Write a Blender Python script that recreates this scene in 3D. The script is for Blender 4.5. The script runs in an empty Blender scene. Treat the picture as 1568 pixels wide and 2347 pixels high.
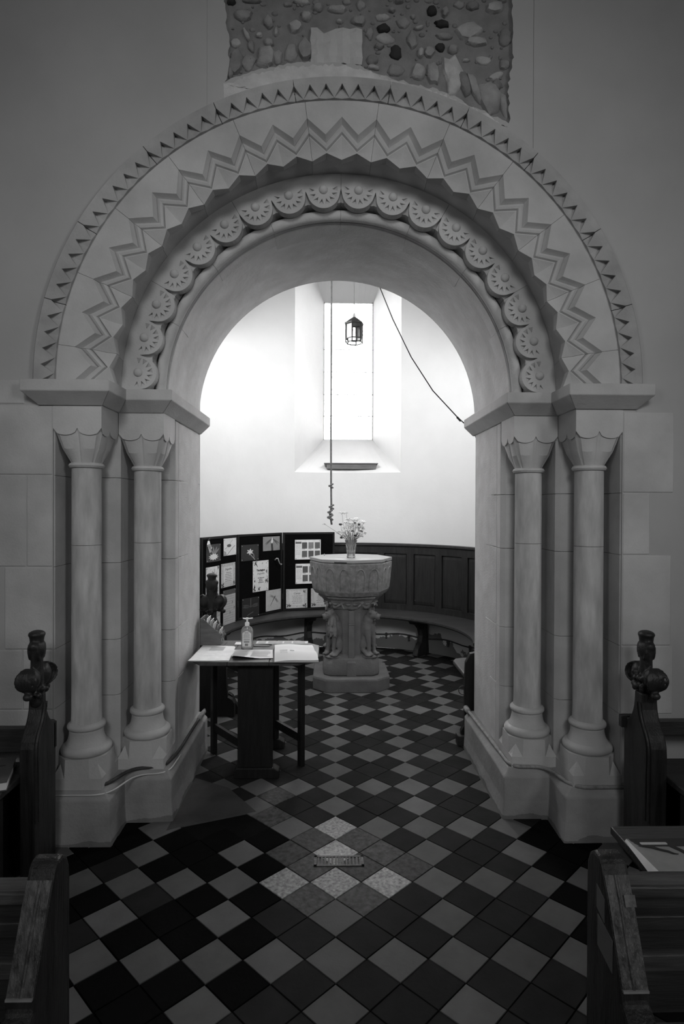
import bpy, bmesh, random
from math import *
from mathutils import Vector, Matrix
from mathutils.geometry import tessellate_polygon
random.seed(7)
S = bpy.context.scene
COL = S.collection

# ------------------------------------------------------------------ camera
cam = bpy.data.cameras.new('camera')
cam.sensor_fit = 'VERTICAL'; cam.sensor_height = 36.0; cam.lens = 36.0 * 1375.0 / 2347.0
cam.clip_start = 0.05; cam.clip_end = 100
co = bpy.data.objects.new('camera', cam); COL.objects.link(co)
_p, _y, _r = .0075, .0214, .0038
fw = Vector((sin(_y) * cos(_p), cos(_y) * cos(_p), -sin(_p)))
rt = Vector((cos(_y), -sin(_y), 0)); up = rt.cross(fw)
rt, up = cos(_r) * rt + sin(_r) * up, -sin(_r) * rt + cos(_r) * up
mw = Matrix.Identity(4)
for i in range(3):
    mw[i][0] = rt[i]; mw[i][1] = up[i]; mw[i][2] = -fw[i]
mw[0][3], mw[1][3], mw[2][3] = -.054, 0, 1.6
co.matrix_world = mw
S.camera = co

# ------------------------------------------------------------------ world, lights, exposure
W = bpy.data.worlds.new('overcast_sky'); S.world = W; W.use_nodes = True
bg = W.node_tree.nodes['Background']
bg.inputs[0].default_value = (1, 1, 1, 1); bg.inputs[1].default_value = 34.0
S.view_settings.view_transform = 'Standard'; S.view_settings.look = 'None'
S.view_settings.exposure = 0.0; S.view_settings.gamma = 1.0
S.view_settings.use_curve_mapping = False
S.cycles.use_denoising = True
S.cycles.max_bounces = 8; S.cycles.diffuse_bounces = 5; S.cycles.glossy_bounces = 3
S.cycles.transmission_bounces = 6; S.cycles.transparent_max_bounces = 8
S.cycles.caustics_reflective = False; S.cycles.caustics_refractive = False
S.cycles.sample_clamp_indirect = 4.0

def area(name, loc, to, sx, sy, power, spread=180):
    l = bpy.data.lights.new(name, 'AREA'); l.shape = 'RECTANGLE'; l.size = sx; l.size_y = sy; l.energy = power; l.spread = radians(spread)
    o = bpy.data.objects.new(name, l); COL.objects.link(o); o.location = loc
    d = Vector(to) - Vector(loc); o.rotation_euler = d.to_track_quat('-Z', 'Y').to_euler()
    return o
# added area lamps standing in for unseen nave windows and unseen tower side windows
area('fill_nave_east', (0, -4.0, 5.0), (0, 2.9, 2.05), 2.0, 1.6, 12.0, 43)  # added lamp hanging free in the nave, beam narrowed to darken corners and floor
area('fill_nave_left', (-3.3, -1.6, 3.0), (0.4, 2.6, 2.2), 1.0, 1.8, 6, 90)
area('fill_nave_right', (3.3, -1.6, 3.0), (-0.4, 2.6, 2.2), 1.0, 1.8, 12, 90)
area('fill_tower_left', (-1.36, 5.3, 3.15), (0.4, 5.9, .6), .7, 2.0, 52)  # this lamp and the next are added to brighten the tower walls
area('fill_tower_right', (1.54, 5.3, 3.15), (-0.9, 5.6, .3), .7, 2.0, 47)

# ------------------------------------------------------------------ materials (all neutral greys: the photograph is black and white)
MATS = {}
def M(name, v, rough=.85, var=.12, scale=6.0, bump=.15, bscale=70.0, speck=0.0, spec=.3, rnd=False, stretch=None,
      stain=0.0, sscale=1.6, coat=0.0, damp=0.0, dv=.3):
    if name in MATS: return MATS[name]
    m = bpy.data.materials.new(name); m.use_nodes = True; nt = m.node_tree; N = nt.nodes; L = nt.links
    b = N['Principled BSDF']
    b.inputs['Roughness'].default_value = rough
    b.inputs['Specular IOR Level'].default_value = spec
    if coat: b.inputs['Coat Weight'].default_value = coat; b.inputs['Coat Roughness'].default_value = .2
    tc = N.new('ShaderNodeTexCoord'); vec = tc.outputs['Object']
    oi = None
    if rnd:
        oi = N.new('ShaderNodeObjectInfo')
        mul = N.new('ShaderNodeVectorMath'); mul.operation = 'SCALE'; mul.inputs[0].default_value = (37, 53, 71)
        L.new(oi.outputs['Random'], mul.inputs['Scale'])
        ad = N.new('ShaderNodeVectorMath'); ad.operation = 'ADD'
        L.new(vec, ad.inputs[0]); L.new(mul.outputs[0], ad.inputs[1]); vec = ad.outputs[0]
    if stretch:
        mp = N.new('ShaderNodeMapping'); mp.inputs['Scale'].default_value = stretch
        L.new(vec, mp.inputs['Vector']); svec = mp.outputs[0]
    else: svec = vec
    def noise(sc, det=4, v=None, ro=.55):
        n = N.new('ShaderNodeTexNoise'); n.inputs['Scale'].default_value = sc; n.inputs['Detail'].default_value = det
        n.inputs['Roughness'].default_value = ro
        L.new(v or svec, n.inputs['Vector']); return n.outputs['Fac']
    def rng(x, a, bb, c, d):
        n = N.new('ShaderNodeMapRange'); L.new(x, n.inputs[0])
        for i, q in enumerate((a, bb, c, d)): n.inputs[i + 1].default_value = q
        return n.outputs[0]
    def math_(op, a, bb):
        n = N.new('ShaderNodeMath'); n.operation = op
        for i, q in enumerate((a, bb)):
            if isinstance(q, (int, float)): n.inputs[i].default_value = q
            else: L.new(q, n.inputs[i])
        return n.outputs[0]
    f = rng(noise(scale, 6), .25, .75, v * (1 - var), v * (1 + var))
    if rnd: f = math_('MULTIPLY', f, rng(oi.outputs['Random'], 0, 1, 1 - rnd_amt, 1 + rnd_amt))
    if stain: f = math_('MULTIPLY', f, rng(noise(sscale, 5), .35, .65, 1 - stain, 1 + stain * .5))
    if damp:   # peeling, damp-darkened plaster close to the floor
        sx = N.new('ShaderNodeSeparateXYZ'); L.new(tc.outputs['Object'], sx.inputs[0])
        h = math_('ADD', sx.outputs[2], rng(noise(5, 5), .3, .7, -damp * .8, damp * .8))
        f = math_('MULTIPLY', f, rng(h, damp * .98, damp * 1.02, dv, 1.0))
    if speck:
        s = rng(noise(26, 3, tc.outputs['Object'], .75), .755, .78, 1.0, 1 - speck)
        f = math_('MULTIPLY', f, s)
    cb = N.new('ShaderNodeCombineColor')
    for i in range(3): L.new(f, cb.inputs[i])
    L.new(cb.outputs[0], b.inputs['Base Color'])
    if bump:
        bp = N.new('ShaderNodeBump'); bp.inputs['Strength'].default_value = bump; bp.inputs['Distance'].default_value = .01
        L.new(noise(bscale, 5), bp.inputs['Height']); L.new(bp.outputs[0], b.inputs['Normal'])
    MATS[name] = m
    return m
rnd_amt = .18
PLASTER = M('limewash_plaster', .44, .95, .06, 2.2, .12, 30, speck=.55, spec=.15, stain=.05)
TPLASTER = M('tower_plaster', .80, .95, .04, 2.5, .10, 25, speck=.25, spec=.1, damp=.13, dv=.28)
CEILW = M('roof_timber', .05, .9, .3, 3, .2, 20)
ROUGHP = M('ragged_plaster', .55, .95, .18, 14, .5, 40, speck=.5, spec=.1)
STONE = M('dressed_stone', .50, .9, .13, 5, .18, 90, spec=.2, stain=.14, sscale=2.2)
STONE_V = M('shaft_stone', .50, .9, .24, 4, .15, 80, spec=.2, stain=.16, stretch=(6, 6, 1.4))
STONE_H = M('hood_stone', .42, .9, .16, 9, .25, 90, spec=.2, stain=.2, speck=.5)
STONE_R = M('ring_stone', .52, .9, .14, 9, .25, 90, spec=.2)
JOINT = M('joint_mortar', .30, .95, .1, 20, .2, 80, spec=.1)
PLINTHM = M('plinth_render', .32, .93, .2, 5, .35, 35, spec=.15, stain=.25, damp=.022, dv=.62)
MORTAR = M('rubble_mortar', .23, .97, .22, 12, .6, 60, spec=.1, speck=.6)
RUB = {k: M('rubble_' + n, v, .95, .25, 16, .7, 45, spec=.1, speck=.4) for k, n, v in
       (('L', 'pale', .40), ('M', 'mid', .29), ('N', 'dull', .23), ('D', 'flint', .05), ('K', 'block', .33), ('B', 'white', .50))}
CARVED = M('carved_clunch', .52, .95, .1, 12, .4, 50, spec=.1)
TL = M('tile_light', .112, .7, .16, 9, .12, 60, spec=.1, rnd=True)
TD = M('tile_dark', .019, .75, .25, 9, .10, 60, spec=.06, rnd=True)
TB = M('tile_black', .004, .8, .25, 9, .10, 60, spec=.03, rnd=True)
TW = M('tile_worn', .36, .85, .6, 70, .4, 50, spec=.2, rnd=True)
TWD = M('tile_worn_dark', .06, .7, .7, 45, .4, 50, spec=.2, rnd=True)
GROUT = M('grout', .008, .95, .2, 20, .2, 60, spec=.02)
SLABM = M('cement_slab', .06, .8, .25, 7, .3, 40, spec=.2)
WOOD = M('old_oak', .022, .45, .75, 3.5, .4, 18, spec=.35, stretch=(9, 9, 1.0))
WOODX = M('old_oak_long', .034, .42, .45, 3.5, .25, 18, spec=.35, stretch=(1.0, 9, 9))
OAKD = M('dark_oak_carved', .024, .45, .4, 8, .4, 35, spec=.4)
PANELW = M('panelling_oak', .020, .55, .5, 4, .2, 20, spec=.3, stretch=(9, 9, 1.2))
WORN = M('worn_oak_edge', .070, .4, .85, 26, .6, 45, spec=.45, stretch=(3, 1, 1))
TABLEW = M('table_wood', .065, .38, .35, 4, .12, 25, spec=.45, stretch=(9, 1, 9))
DARKW = M('black_wood', .010, .5, .4, 5, .2, 25, spec=.3, stretch=(9, 9, 1))
BOXW = M('leaflet_box_wood', .13, .5, .3, 5, .15, 25, spec=.3, stretch=(2, 2, 9))
BLACKB = M('display_board_felt', .004, .97, .3, 40, .2, 200, spec=.05)
IRON = M('cast_iron', .06, .55, .4, 30, .4, 90, spec=.5)
BLKM = M('black_metal', .02, .45, .2, 20, .1, 60, spec=.5)
FONTS = M('font_stone', .24, .95, .35, 26, .55, 60, spec=.12, stain=.18)
FONTP = M('font_pedestal_stone', .17, .95, .16, 10, .3, 60, spec=.12, stain=.12)
SLABS = M('font_slab_stone', .15, .93, .18, 8, .3, 50, spec=.12)
LIDM = M('pale_plywood', .33, .5, .08, 5, .05, 40, spec=.35, stretch=(1, 7, 7))
ROPE = M('hemp_rope', .17, .95, .25, 60, .4, 120, spec=.1)
CABLE = M('white_cable', .55, .5, .05, 10, .0, 10, spec=.3)
PIPE = M('painted_pipe', .26, .7, .4, 40, .3, 80, spec=.25)
PAGE = M('page_white', .80, .9, .03, 5, .0, 10, spec=.1)
PAGEE = M('page_edges', .52, .95, .25, 3, .3, 20, spec=.05, stretch=(1, 1, 90))
COVER = M('book_cover_grey', .10, .5, .1, 6, .05, 40, spec=.3)
INK = M('ink', .03, .8, .0, 5, 0, 10, spec=.1)
PETAL = M('white_petals', .85, .9, .05, 20, 0, 10, spec=.1)
STEM = M('flower_stems', .26, .8, .35, 20, 0, 10, spec=.2)
SEED = M('dark_seed_heads', .035, .8, .3, 20, 0, 10, spec=.2)
LEADM = M('lead_cames', .25, .6, .1, 20, 0, 10, spec=.3)
def T(v):
    v = min(.85, v * 1.45 if v > .15 else v)
    return M('print_tone_%03d' % round(v * 1000), v, .6, .10, 30, 0, 10, spec=.25)
def glass(name, tint=.95, rough=.02):
    m = bpy.data.materials.new(name); m.use_nodes = True; b = m.node_tree.nodes['Principled BSDF']
    b.inputs['Base Color'].default_value = (tint, tint, tint, 1); b.inputs['Transmission Weight'].default_value = 1.0
    b.inputs['Roughness'].default_value = rough; b.inputs['IOR'].default_value = 1.4
    return m
def thin_glass(name, t=.9, rough=.05):
    m = bpy.data.materials.new(name); m.use_nodes = True; nt = m.node_tree; N = nt.nodes; L = nt.links
    N.remove(N['Principled BSDF'])
    tr = N.new('ShaderNodeBsdfTransparent'); tr.inputs[0].default_value = (t, t, t, 1)
    gl = N.new('ShaderNodeBsdfGlossy'); gl.inputs['Roughness'].default_value = rough; gl.inputs[0].default_value = (.9, .9, .9, 1)
    fr = N.new('ShaderNodeFresnel'); fr.inputs[0].default_value = 1.45
    mx = N.new('ShaderNodeMixShader'); L.new(fr.outputs[0], mx.inputs[0]); L.new(tr.outputs[0], mx.inputs[1]); L.new(gl.outputs[0], mx.inputs[2])
    L.new(mx.outputs[0], N['Material Output'].inputs[0])
    return m
WGLASS = thin_glass('window_glass', .95)
LGLASS = thin_glass('lantern_glass', .62, .2)
def milky(name, t, k, v=.85):
    m = thin_glass(name, t, .06); nt = m.node_tree; N = nt.nodes; L = nt.links
    out = N['Material Output']; src = out.inputs[0].links[0].from_socket
    d = N.new('ShaderNodeBsdfDiffuse'); d.inputs[0].default_value = (v, v, v, 1); x = N.new('ShaderNodeMixShader'); x.inputs[0].default_value = k
    L.new(src, x.inputs[1]); L.new(d.outputs[0], x.inputs[2]); L.new(x.outputs[0], out.inputs[0]); return m
BGLASS = milky('bottle_plastic', .96, .2)
VGLASS = milky('vase_glass', .96, .12)

# ------------------------------------------------------------------ mesh helpers
class MB:
    def __init__(s): s.v = []; s.f = []
    def add(s, vs, fs):
        n = len(s.v); s.v += [tuple(q) for q in vs]; s.f += [tuple(i + n for i in f) for f in fs]; return s
    def box(s, x0, y0, z0, x1, y1, z1):
        vs = [(x, y, z) for z in (z0, z1) for y in (y0, y1) for x in (x0, x1)]
        return s.add(vs, [(0, 2, 3, 1), (4, 5, 7, 6), (0, 1, 5, 4), (2, 6, 7, 3), (0, 4, 6, 2), (1, 3, 7, 5)])
    def obox(s, c, u, v, w):     # oriented box: centre and three half vectors
        c, u, v, w = map(Vector, (c, u, v, w))
        vs = [c + a * u + b * v + d * w for d in (-1, 1) for b in (-1, 1) for a in (-1, 1)]
        return s.add(vs, [(0, 2, 3, 1), (4, 5, 7, 6), (0, 1, 5, 4), (2, 6, 7, 3), (0, 4, 6, 2), (1, 3, 7, 5)])
    def loft(s, rings, cap=True, close=False):
        n = len(rings[0]); vs = [q for r in rings for q in r]; fs = []
        m = len(rings)
        for k in range(m if close else m - 1):
            a = k * n; b = ((k + 1) % m) * n
            for i in range(n):
                j = (i + 1) % n; fs.append((a + i, a + j, b + j, b + i))
        if cap and not close: fs += [tuple(range(n)), tuple(range((m - 1) * n, m * n))]
        return s.add(vs, fs)
    def grid(s, rows):
        n = len(rows[0]); vs = [q for r in rows for q in r]
        return s.add(vs, [(k * n + i, k * n + i + 1, (k + 1) * n + i + 1, (k + 1) * n + i) for k in range(len(rows) - 1) for i in range(n - 1)])
    def prism(s, poly, ax, a, b):   # poly of 2-D points extruded along axis ax from a to b
        def p3(q, t): return (t, q[0], q[1]) if ax == 0 else (q[0], t, q[1]) if ax == 1 else (q[0], q[1], t)
        return s.loft([[p3(q, a) for q in poly], [p3(q, b) for q in poly]])
    def plate(s, outer, holes, y0, y1):  # polygon with holes in x-z, front at y0, sides back to y1
        loops = [outer] + list(holes)
        tri = tessellate_polygon([[Vector((p[0], p[1], 0)) for p in l] for l in loops])
        flat = [p for l in loops for p in l]; n = len(flat)
        vs = [(p[0], y0, p[1]) for p in flat] + [(p[0], y1, p[1]) for p in flat]
        fs = [tuple(t) for t in tri]; k = 0
        for l in loops:
            for i in range(len(l)):
                j = (i + 1) % len(l); fs.append((k + i, k + j, n + k + j, n + k + i))
            k += len(l)
        return s.add(vs, fs)
    def lathe(s, prof, c=(0, 0), n=24, cap=True):
        return s.loft([[(c[0] + r * cos(2 * pi * i / n), c[1] + r * sin(2 * pi * i / n), z) for i in range(n)] for r, z in prof], cap)
    def tube(s, path, r, n=8, cap=True):
        P = [Vector(p) for p in path]; rings = []
        R = r if isinstance(r, (list, tuple)) else [r] * len(P)
        prev = None
        for i, p in enumerate(P):
            t = (P[min(i + 1, len(P) - 1)] - P[max(i - 1, 0)]).normalized()
            if prev is None:
                u = t.orthogonal().normalized()
            else:
                u = (prev - t * prev.dot(t)).normalized()
            prev = u; w = t.cross(u)
            rings.append([p + R[i] * (cos(2 * pi * k / n) * u + sin(2 * pi * k / n) * w) for k in range(n)])
        return s.loft(rings, cap)
    def ell(s, c, r, rot=None, n=14, m=9):
        if not isinstance(r, (list, tuple)): r = (r, r, r)
        Rm = rot or Matrix.Identity(3); c = Vector(c); rings = []
        for k in range(1, m):
            a = pi * k / m
            rings.append([c + Rm @ Vector((r[0] * sin(a) * cos(2 * pi * i / n), r[1] * sin(a) * sin(2 * pi * i / n), r[2] * cos(a))) for i in range(n)])
        b = len(s.v); s.loft(rings, cap=False); e = len(s.v)
        s.v += [tuple(c + Rm @ Vector((0, 0, r[2]))), tuple(c + Rm @ Vector((0, 0, -r[2])))]
        for i in range(n):
            j = (i + 1) % n; s.f.append((e, b + i, b + j)); q = b + (m - 2) * n; s.f.append((e + 1, q + j, q + i))
        return s
    def caps(s, a, b, ra, rb=None, n=10):    # tapered limb with round ends
        rb = ra if rb is None else rb; a = Vector(a); b = Vector(b)
        d = (b - a).normalized(); pts = []; rs = []
        for k in range(5):
            t = pi / 2 * (1 - k / 4); pts.append(a - d * ra * sin(t)); rs.append(max(ra * cos(t), ra * .05))
        for k in range(5):
            t = pi / 2 * k / 4; pts.append(b + d * rb * sin(t)); rs.append(max(rb * cos(t), rb * .05))
        return s.tube(pts, rs, n)
    def build(s, name, mat, parent=None, smooth=None, bevel=0, remesh=0, seg=2, loc=None, smoothit=0):
        me = bpy.data.meshes.new(name); me.from_pydata(s.v, [], s.f)
        bm = bmesh.new(); bm.from_mesh(me)
        bmesh.ops.recalc_face_normals(bm, faces=bm.faces); bm.to_mesh(me); bm.free()
        me.materials.append(mat)
        o = bpy.data.objects.new(name, me); COL.objects.link(o)
        if loc: o.location = loc
        if parent is not None: attach(o, parent)
        if smooth is not None or remesh:
            me.polygons.foreach_set('use_smooth', [True] * len(me.polygons))
            if smooth is not None and smooth < 179: me.set_sharp_from_angle(angle=radians(smooth))
        if remesh:
            md = o.modifiers.new('remesh', 'REMESH'); md.mode = 'VOXEL'; md.voxel_size = remesh; md.use_smooth_shade = True
            if smoothit:
                ms = o.modifiers.new('smooth', 'SMOOTH'); ms.iterations = smoothit; ms.factor = .5
        if bevel:
            md = o.modifiers.new('bevel', 'BEVEL'); md.width = bevel; md.segments = seg; md.limit_method = 'ANGLE'; md.angle_limit = radians(40)
        me.update()
        return o
WMAT = {}
def wm(o):
    m = o.matrix_basis.copy()
    return wm(o.parent) @ o.matrix_parent_inverse @ m if o.parent else m
def attach(o, p):
    o.parent = p; o.matrix_parent_inverse = wm(p).inverted()
def tag(o, label=None, cat=None, group=None, kind=None):
    if label: o['label'] = label
    if cat: o['category'] = cat
    if group: o['group'] = group
    if kind: o['kind'] = kind
    return o
def thing(name, loc, label, cat, group=None, rz=0):
    o = bpy.data.objects.new(name, None); COL.objects.link(o); o.location = loc; o.rotation_euler = (0, 0, rz)
    o.empty_display_size = .05
    return tag(o, label, cat, group)
def struct(o): o['kind'] = 'structure'; return o
def dup(o, parent=None):
    c = o.copy(); COL.objects.link(c)
    if parent is not None: c.parent = parent
    return c
def textobj(name, s, size, mat, parent, M4, ext=.0004, align='CENTER', shear=0, spacing=1.0, xs=1.0, bold=0):
    cu = bpy.data.curves.new(name, 'FONT'); cu.body = s; cu.size = size; cu.extrude = ext; cu.align_x = align; cu.align_y = 'CENTER'
    cu.shear = shear; cu.space_character = spacing; cu.offset = bold; cu.resolution_u = 2
    cu.materials.append(mat)
    tmp = bpy.data.objects.new('tmp_text', cu); COL.objects.link(tmp)
    dg = bpy.context.evaluated_depsgraph_get(); dg.update()
    me = bpy.data.meshes.new_from_object(tmp.evaluated_get(dg)); me.name = name
    bpy.data.objects.remove(tmp); bpy.data.curves.remove(cu)
    o = bpy.data.objects.new(name, me); COL.objects.link(o)
    if parent is not None: o.parent = parent
    o.matrix_local = M4 @ Matrix.Diagonal((xs, 1, 1, 1))
    return o
UPRIGHT = Matrix.Rotation(pi / 2, 4, 'X')

# ------------------------------------------------------------------ the setting: nave shell
WY = 2.88          # face of the tower wall in the nave
ZC = 2.19          # springing of the arch
def arc(r, a0, a1, n): return [(r * cos(a0 + (a1 - a0) * i / n), ZC + r * sin(a0 + (a1 - a0) * i / n)) for i in range(n + 1)]
PATCH = [(-0.565, 4.137), (-0.558, 3.972), (-0.55, 3.89), (-0.533, 3.818), (-0.543, 3.755), (-0.535, 3.704), (-0.555, 3.642), (-0.559, 3.621), (-0.508, 3.651), (-0.383, 3.688), (-0.259, 3.716), (-0.176, 3.725), (-0.05, 3.728), (0.092, 3.716), (0.138, 3.694), (0.2, 3.672), (0.253, 3.653), (0.347, 3.632), (0.453, 3.609), (0.537, 3.575), (0.611, 3.538), (0.664, 3.514), (0.748, 3.478), (0.808, 3.45), (0.805, 3.511), (0.8, 3.625), (0.81, 3.699), (0.823, 3.772), (0.822, 3.918), (0.812, 4.168), (.80, 4.6), (-.55, 4.6)]
def ragged(poly, step=.018, amp=.006):
    out = []
    for i in range(len(poly)):
        a, b = Vector(poly[i]), Vector(poly[(i + 1) % len(poly)]); n = max(1, int((b - a).length / step))
        for k in range(n):
            p = a.lerp(b, k / n); out.append((p.x + random.uniform(-amp, amp), p.y + random.uniform(-amp, amp)))
    return out
XW = 1.367
outer = [(-3.6, 0), (-XW, 0), (-XW, 2.12), (-1.40, 2.12)] + arc(1.40, pi, 0, 40) + [(1.40, 2.12), (XW, 2.12), (XW, 0), (3.6, 0), (3.6, 5.6), (-3.6, 5.6)]
a0 = acos(-.643 / 1.425); a1 = acos(.922 / 1.425)
strip = [(-.643, 5.2)] + arc(1.425, a0, a1, 24) + [(.922, 5.2)]
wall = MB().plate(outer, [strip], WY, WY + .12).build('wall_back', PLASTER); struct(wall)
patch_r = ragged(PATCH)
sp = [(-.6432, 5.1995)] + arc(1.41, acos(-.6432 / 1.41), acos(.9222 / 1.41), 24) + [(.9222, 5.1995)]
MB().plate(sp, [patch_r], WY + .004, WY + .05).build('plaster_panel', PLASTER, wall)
MB().plate([(-.66, 5.3), (-.66, 3.40), (.92, 3.2), (.92, 5.3)], [], WY + .026, WY + .1).build('mortar_bed', MORTAR, wall)
# ragged fringe of old plaster between the rubble and the hood mould
fr = [(-.56, 3.61), (-.45, 3.655), (-.3, 3.692), (-.15, 3.712), (0, 3.714), (.12, 3.69), (.25, 3.64), (.4, 3.607), (.5, 3.58), (.62, 3.525), (.7, 3.487), (.79, 3.44)]
inn = [(x, ZC + sqrt(1.43 ** 2 - x * x)) for x, z in reversed(fr)]
MB().plate(ragged(fr, .012, .008)[:-1] + inn, [], WY + .002, WY + .05).build('plaster_fringe', ROUGHP, wall)
core_out = [(-3.6, 0), (-.95, 0), (-.95, 2.19)] + arc(.95, pi, 0, 40) + [(.95, 2.19), (.95, 0), (3.6, 0), (3.6, 5.6), (-3.6, 5.6)]
MB().plate(core_out, [], 3.42, 4.0).build('wall_core', JOINT, wall)
MB().plate(core_out, [], 4.001, 4.0).build('wall_core', TPLASTER, wall)
RUBBLE = [(-0.475, 3.953, 0.092, 0.057, -0.0, 'M'), (-0.352, 3.924, 0.046, 0.057, -0.0, 'M'), (-0.225, 3.904, 0.057, 0.059, -0.0, 'L'), (-0.173, 3.953, 0.05, 0.048, -5.0, 'L'), (-0.458, 3.862, 0.021, 0.063, 25.0, 'L'), (-0.396, 3.861, 0.031, 0.021, -0.0, 'L'), (-0.51, 3.823, 0.046, 0.04, -0.0, 'L'), (-0.435, 3.812, 0.029, 0.059, 8.0, 'M'), (-0.352, 3.827, 0.05, 0.036, -0.0, 'M'), (-0.317, 3.879, 0.019, 0.042, -5.0, 'L'), (-0.366, 3.758, 0.08, 0.097, -12.0, 'K'), (-0.51, 3.734, 0.055, 0.109, -14.0, 'N'), (-0.448, 3.733, 0.063, 0.08, -12.0, 'M'), (-0.308, 3.757, 0.042, 0.08, -8.0, 'M'), (-0.247, 3.779, 0.063, 0.088, -8.0, 'M'), (-0.178, 3.799, 0.067, 0.101, -6.0, 'M'), (-0.535, 3.682, 0.029, 0.063, -0.0, 'M'), (-0.261, 4.012, 0.042, 0.021, -0.0, 'M'), (-0.194, 4.028, 0.076, 0.029, -0.0, 'L'), (-0.432, 4.024, 0.092, 0.021, -0.0, 'M'), (-0.116, 3.998, 0.05, 0.042, -0.0, 'M'), (-0.532, 4.018, 0.038, 0.029, -0.0, 'D'), (-0.02, 3.992, 0.088, 0.034, -0.0, 'L'), (0.022, 4.03, 0.046, 0.029, -0.0, 'M'), (0.089, 4.015, 0.042, 0.042, -0.0, 'M'), (-0.013, 3.934, 0.027, 0.021, -0.0, 'L'), (0.081, 3.94, 0.067, 0.046, -0.0, 'M'), (0.194, 3.959, 0.063, 0.034, -0.0, 'L'), (0.295, 3.936, 0.059, 0.055, -0.0, 'M'), (0.199, 3.905, 0.055, 0.038, -0.0, 'D'), (0.134, 3.884, 0.038, 0.059, -0.0, 'M'), (0.209, 3.859, 0.084, 0.046, -5.0, 'L'), (0.338, 3.855, 0.05, 0.08, -0.0, 'M'), (0.258, 3.793, 0.055, 0.063, -0.0, 'D'), (0.145, 3.755, 0.055, 0.046, -0.0, 'N'), (0.151, 3.718, 0.055, 0.021, -10.0, 'L'), (0.256, 3.709, 0.076, 0.059, -0.0, 'M'), (0.178, 3.821, 0.046, 0.029, -0.0, 'N'), (0.378, 3.793, 0.029, 0.042, -0.0, 'L'), (0.421, 3.798, 0.046, 0.05, -0.0, 'M'), (0.368, 3.701, 0.063, 0.067, 10.0, 'L'), (0.44, 3.696, 0.055, 0.097, 12.0, 'K'), (0.432, 3.995, 0.046, 0.042, -0.0, 'D'), (0.371, 3.912, 0.046, 0.019, 15.0, 'L'), (0.272, 4.036, 0.038, 0.019, -0.0, 'M'), (0.24, 3.993, 0.029, 0.021, -0.0, 'M'), (0.342, 3.966, 0.021, 0.021, -0.0, 'M'), (0.496, 3.99, 0.034, 0.046, -0.0, 'M'), (0.565, 4.029, 0.05, 0.034, -0.0, 'M'), (0.629, 4.024, 0.071, 0.038, -0.0, 'N'), (0.737, 4.016, 0.084, 0.05, 10.0, 'L'), (0.481, 3.933, 0.067, 0.029, -5.0, 'D'), (0.496, 3.875, 0.084, 0.038, -0.0, 'M'), (0.614, 3.901, 0.122, 0.071, 8.0, 'L'), (0.649, 3.851, 0.117, 0.042, -0.0, 'L'), (0.475, 3.822, 0.042, 0.038, -0.0, 'D'), (0.535, 3.811, 0.055, 0.046, -0.0, 'M'), (0.788, 3.877, 0.059, 0.08, -0.0, 'N'), (0.683, 3.764, 0.067, 0.042, -5.0, 'L'), (0.598, 3.762, 0.034, 0.015, -0.0, 'L'), (0.539, 3.69, 0.088, 0.164, 10.0, 'B'), (0.59, 3.653, 0.046, 0.122, 20.0, 'N'), (0.641, 3.633, 0.042, 0.147, 20.0, 'K'), (0.714, 3.588, 0.097, 0.164, 16.0, 'K'), (0.745, 3.689, 0.076, 0.038, 25.0, 'L'), (0.749, 3.65, 0.046, 0.05, -0.0, 'N'), (0.784, 3.556, 0.034, 0.117, 10.0, 'K'), (0.785, 3.743, 0.05, 0.046, -0.0, 'M'), (0.77, 4.051, 0.042, 0.017, -0.0, 'L')]
for k in range(26):   # the rubble goes on above the picture
    RUBBLE.append((random.uniform(-.5, .78), random.uniform(4.08, 4.5), random.uniform(.04, .1), random.uniform(.03, .07), random.uniform(-20, 20), random.choice('LMMN')))
for x, z, w, h, rot, tone in RUBBLE:
    n = 11; a = radians(rot); sq = tone in 'KNB' and h > .05
    ph = random.random() * 6; rr = [random.uniform(.74, 1.16) for _ in range(n)]; w *= 1.1; h *= 1.1
    def ring(k, y):
        out = []
        for i in range(n):
            t = 2 * pi * i / n; c_, s_ = cos(t), sin(t)
            if sq: q = 1 / max(abs(c_), abs(s_)) ** .75; c_ *= q; s_ *= q
            px = .5 * w * c_ * rr[i] * k; pz = .5 * h * s_ * rr[(i * 3 + 1) % n] * k
            out.append((x + px * cos(a) - pz * sin(a), WY + y + random.uniform(-.0015, .0015), z + px * sin(a) + pz * cos(a)))
        return out
    pr = random.uniform(.008, .02)
    MB().loft([ring(1.06, .03), ring(1.0, .022), ring(.86, .026 - pr), ring(.45, .024 - pr * 1.15)]).build('rubble_stone', RUB[tone], wall, smooth=50)
b = MB()
for k in range(240):     # grit and small pebbles in the mortar, too small to pick apart
    x, z = random.uniform(-.53, .79), random.uniform(3.6, 4.3)
    if z < ZC + sqrt(1.47 ** 2 - x * x) + .02 or (abs(x + .027) < .14 and abs(z - 3.81) < .1): continue
    r = random.uniform(.004, .012); b.ell((x, WY + .026, z), (r * random.uniform(.8, 1.8), .007, r), n=7, m=5)
b.build('mortar_grit', RUB['N'], wall, smooth=60)['kind'] = 'stuff'
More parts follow.
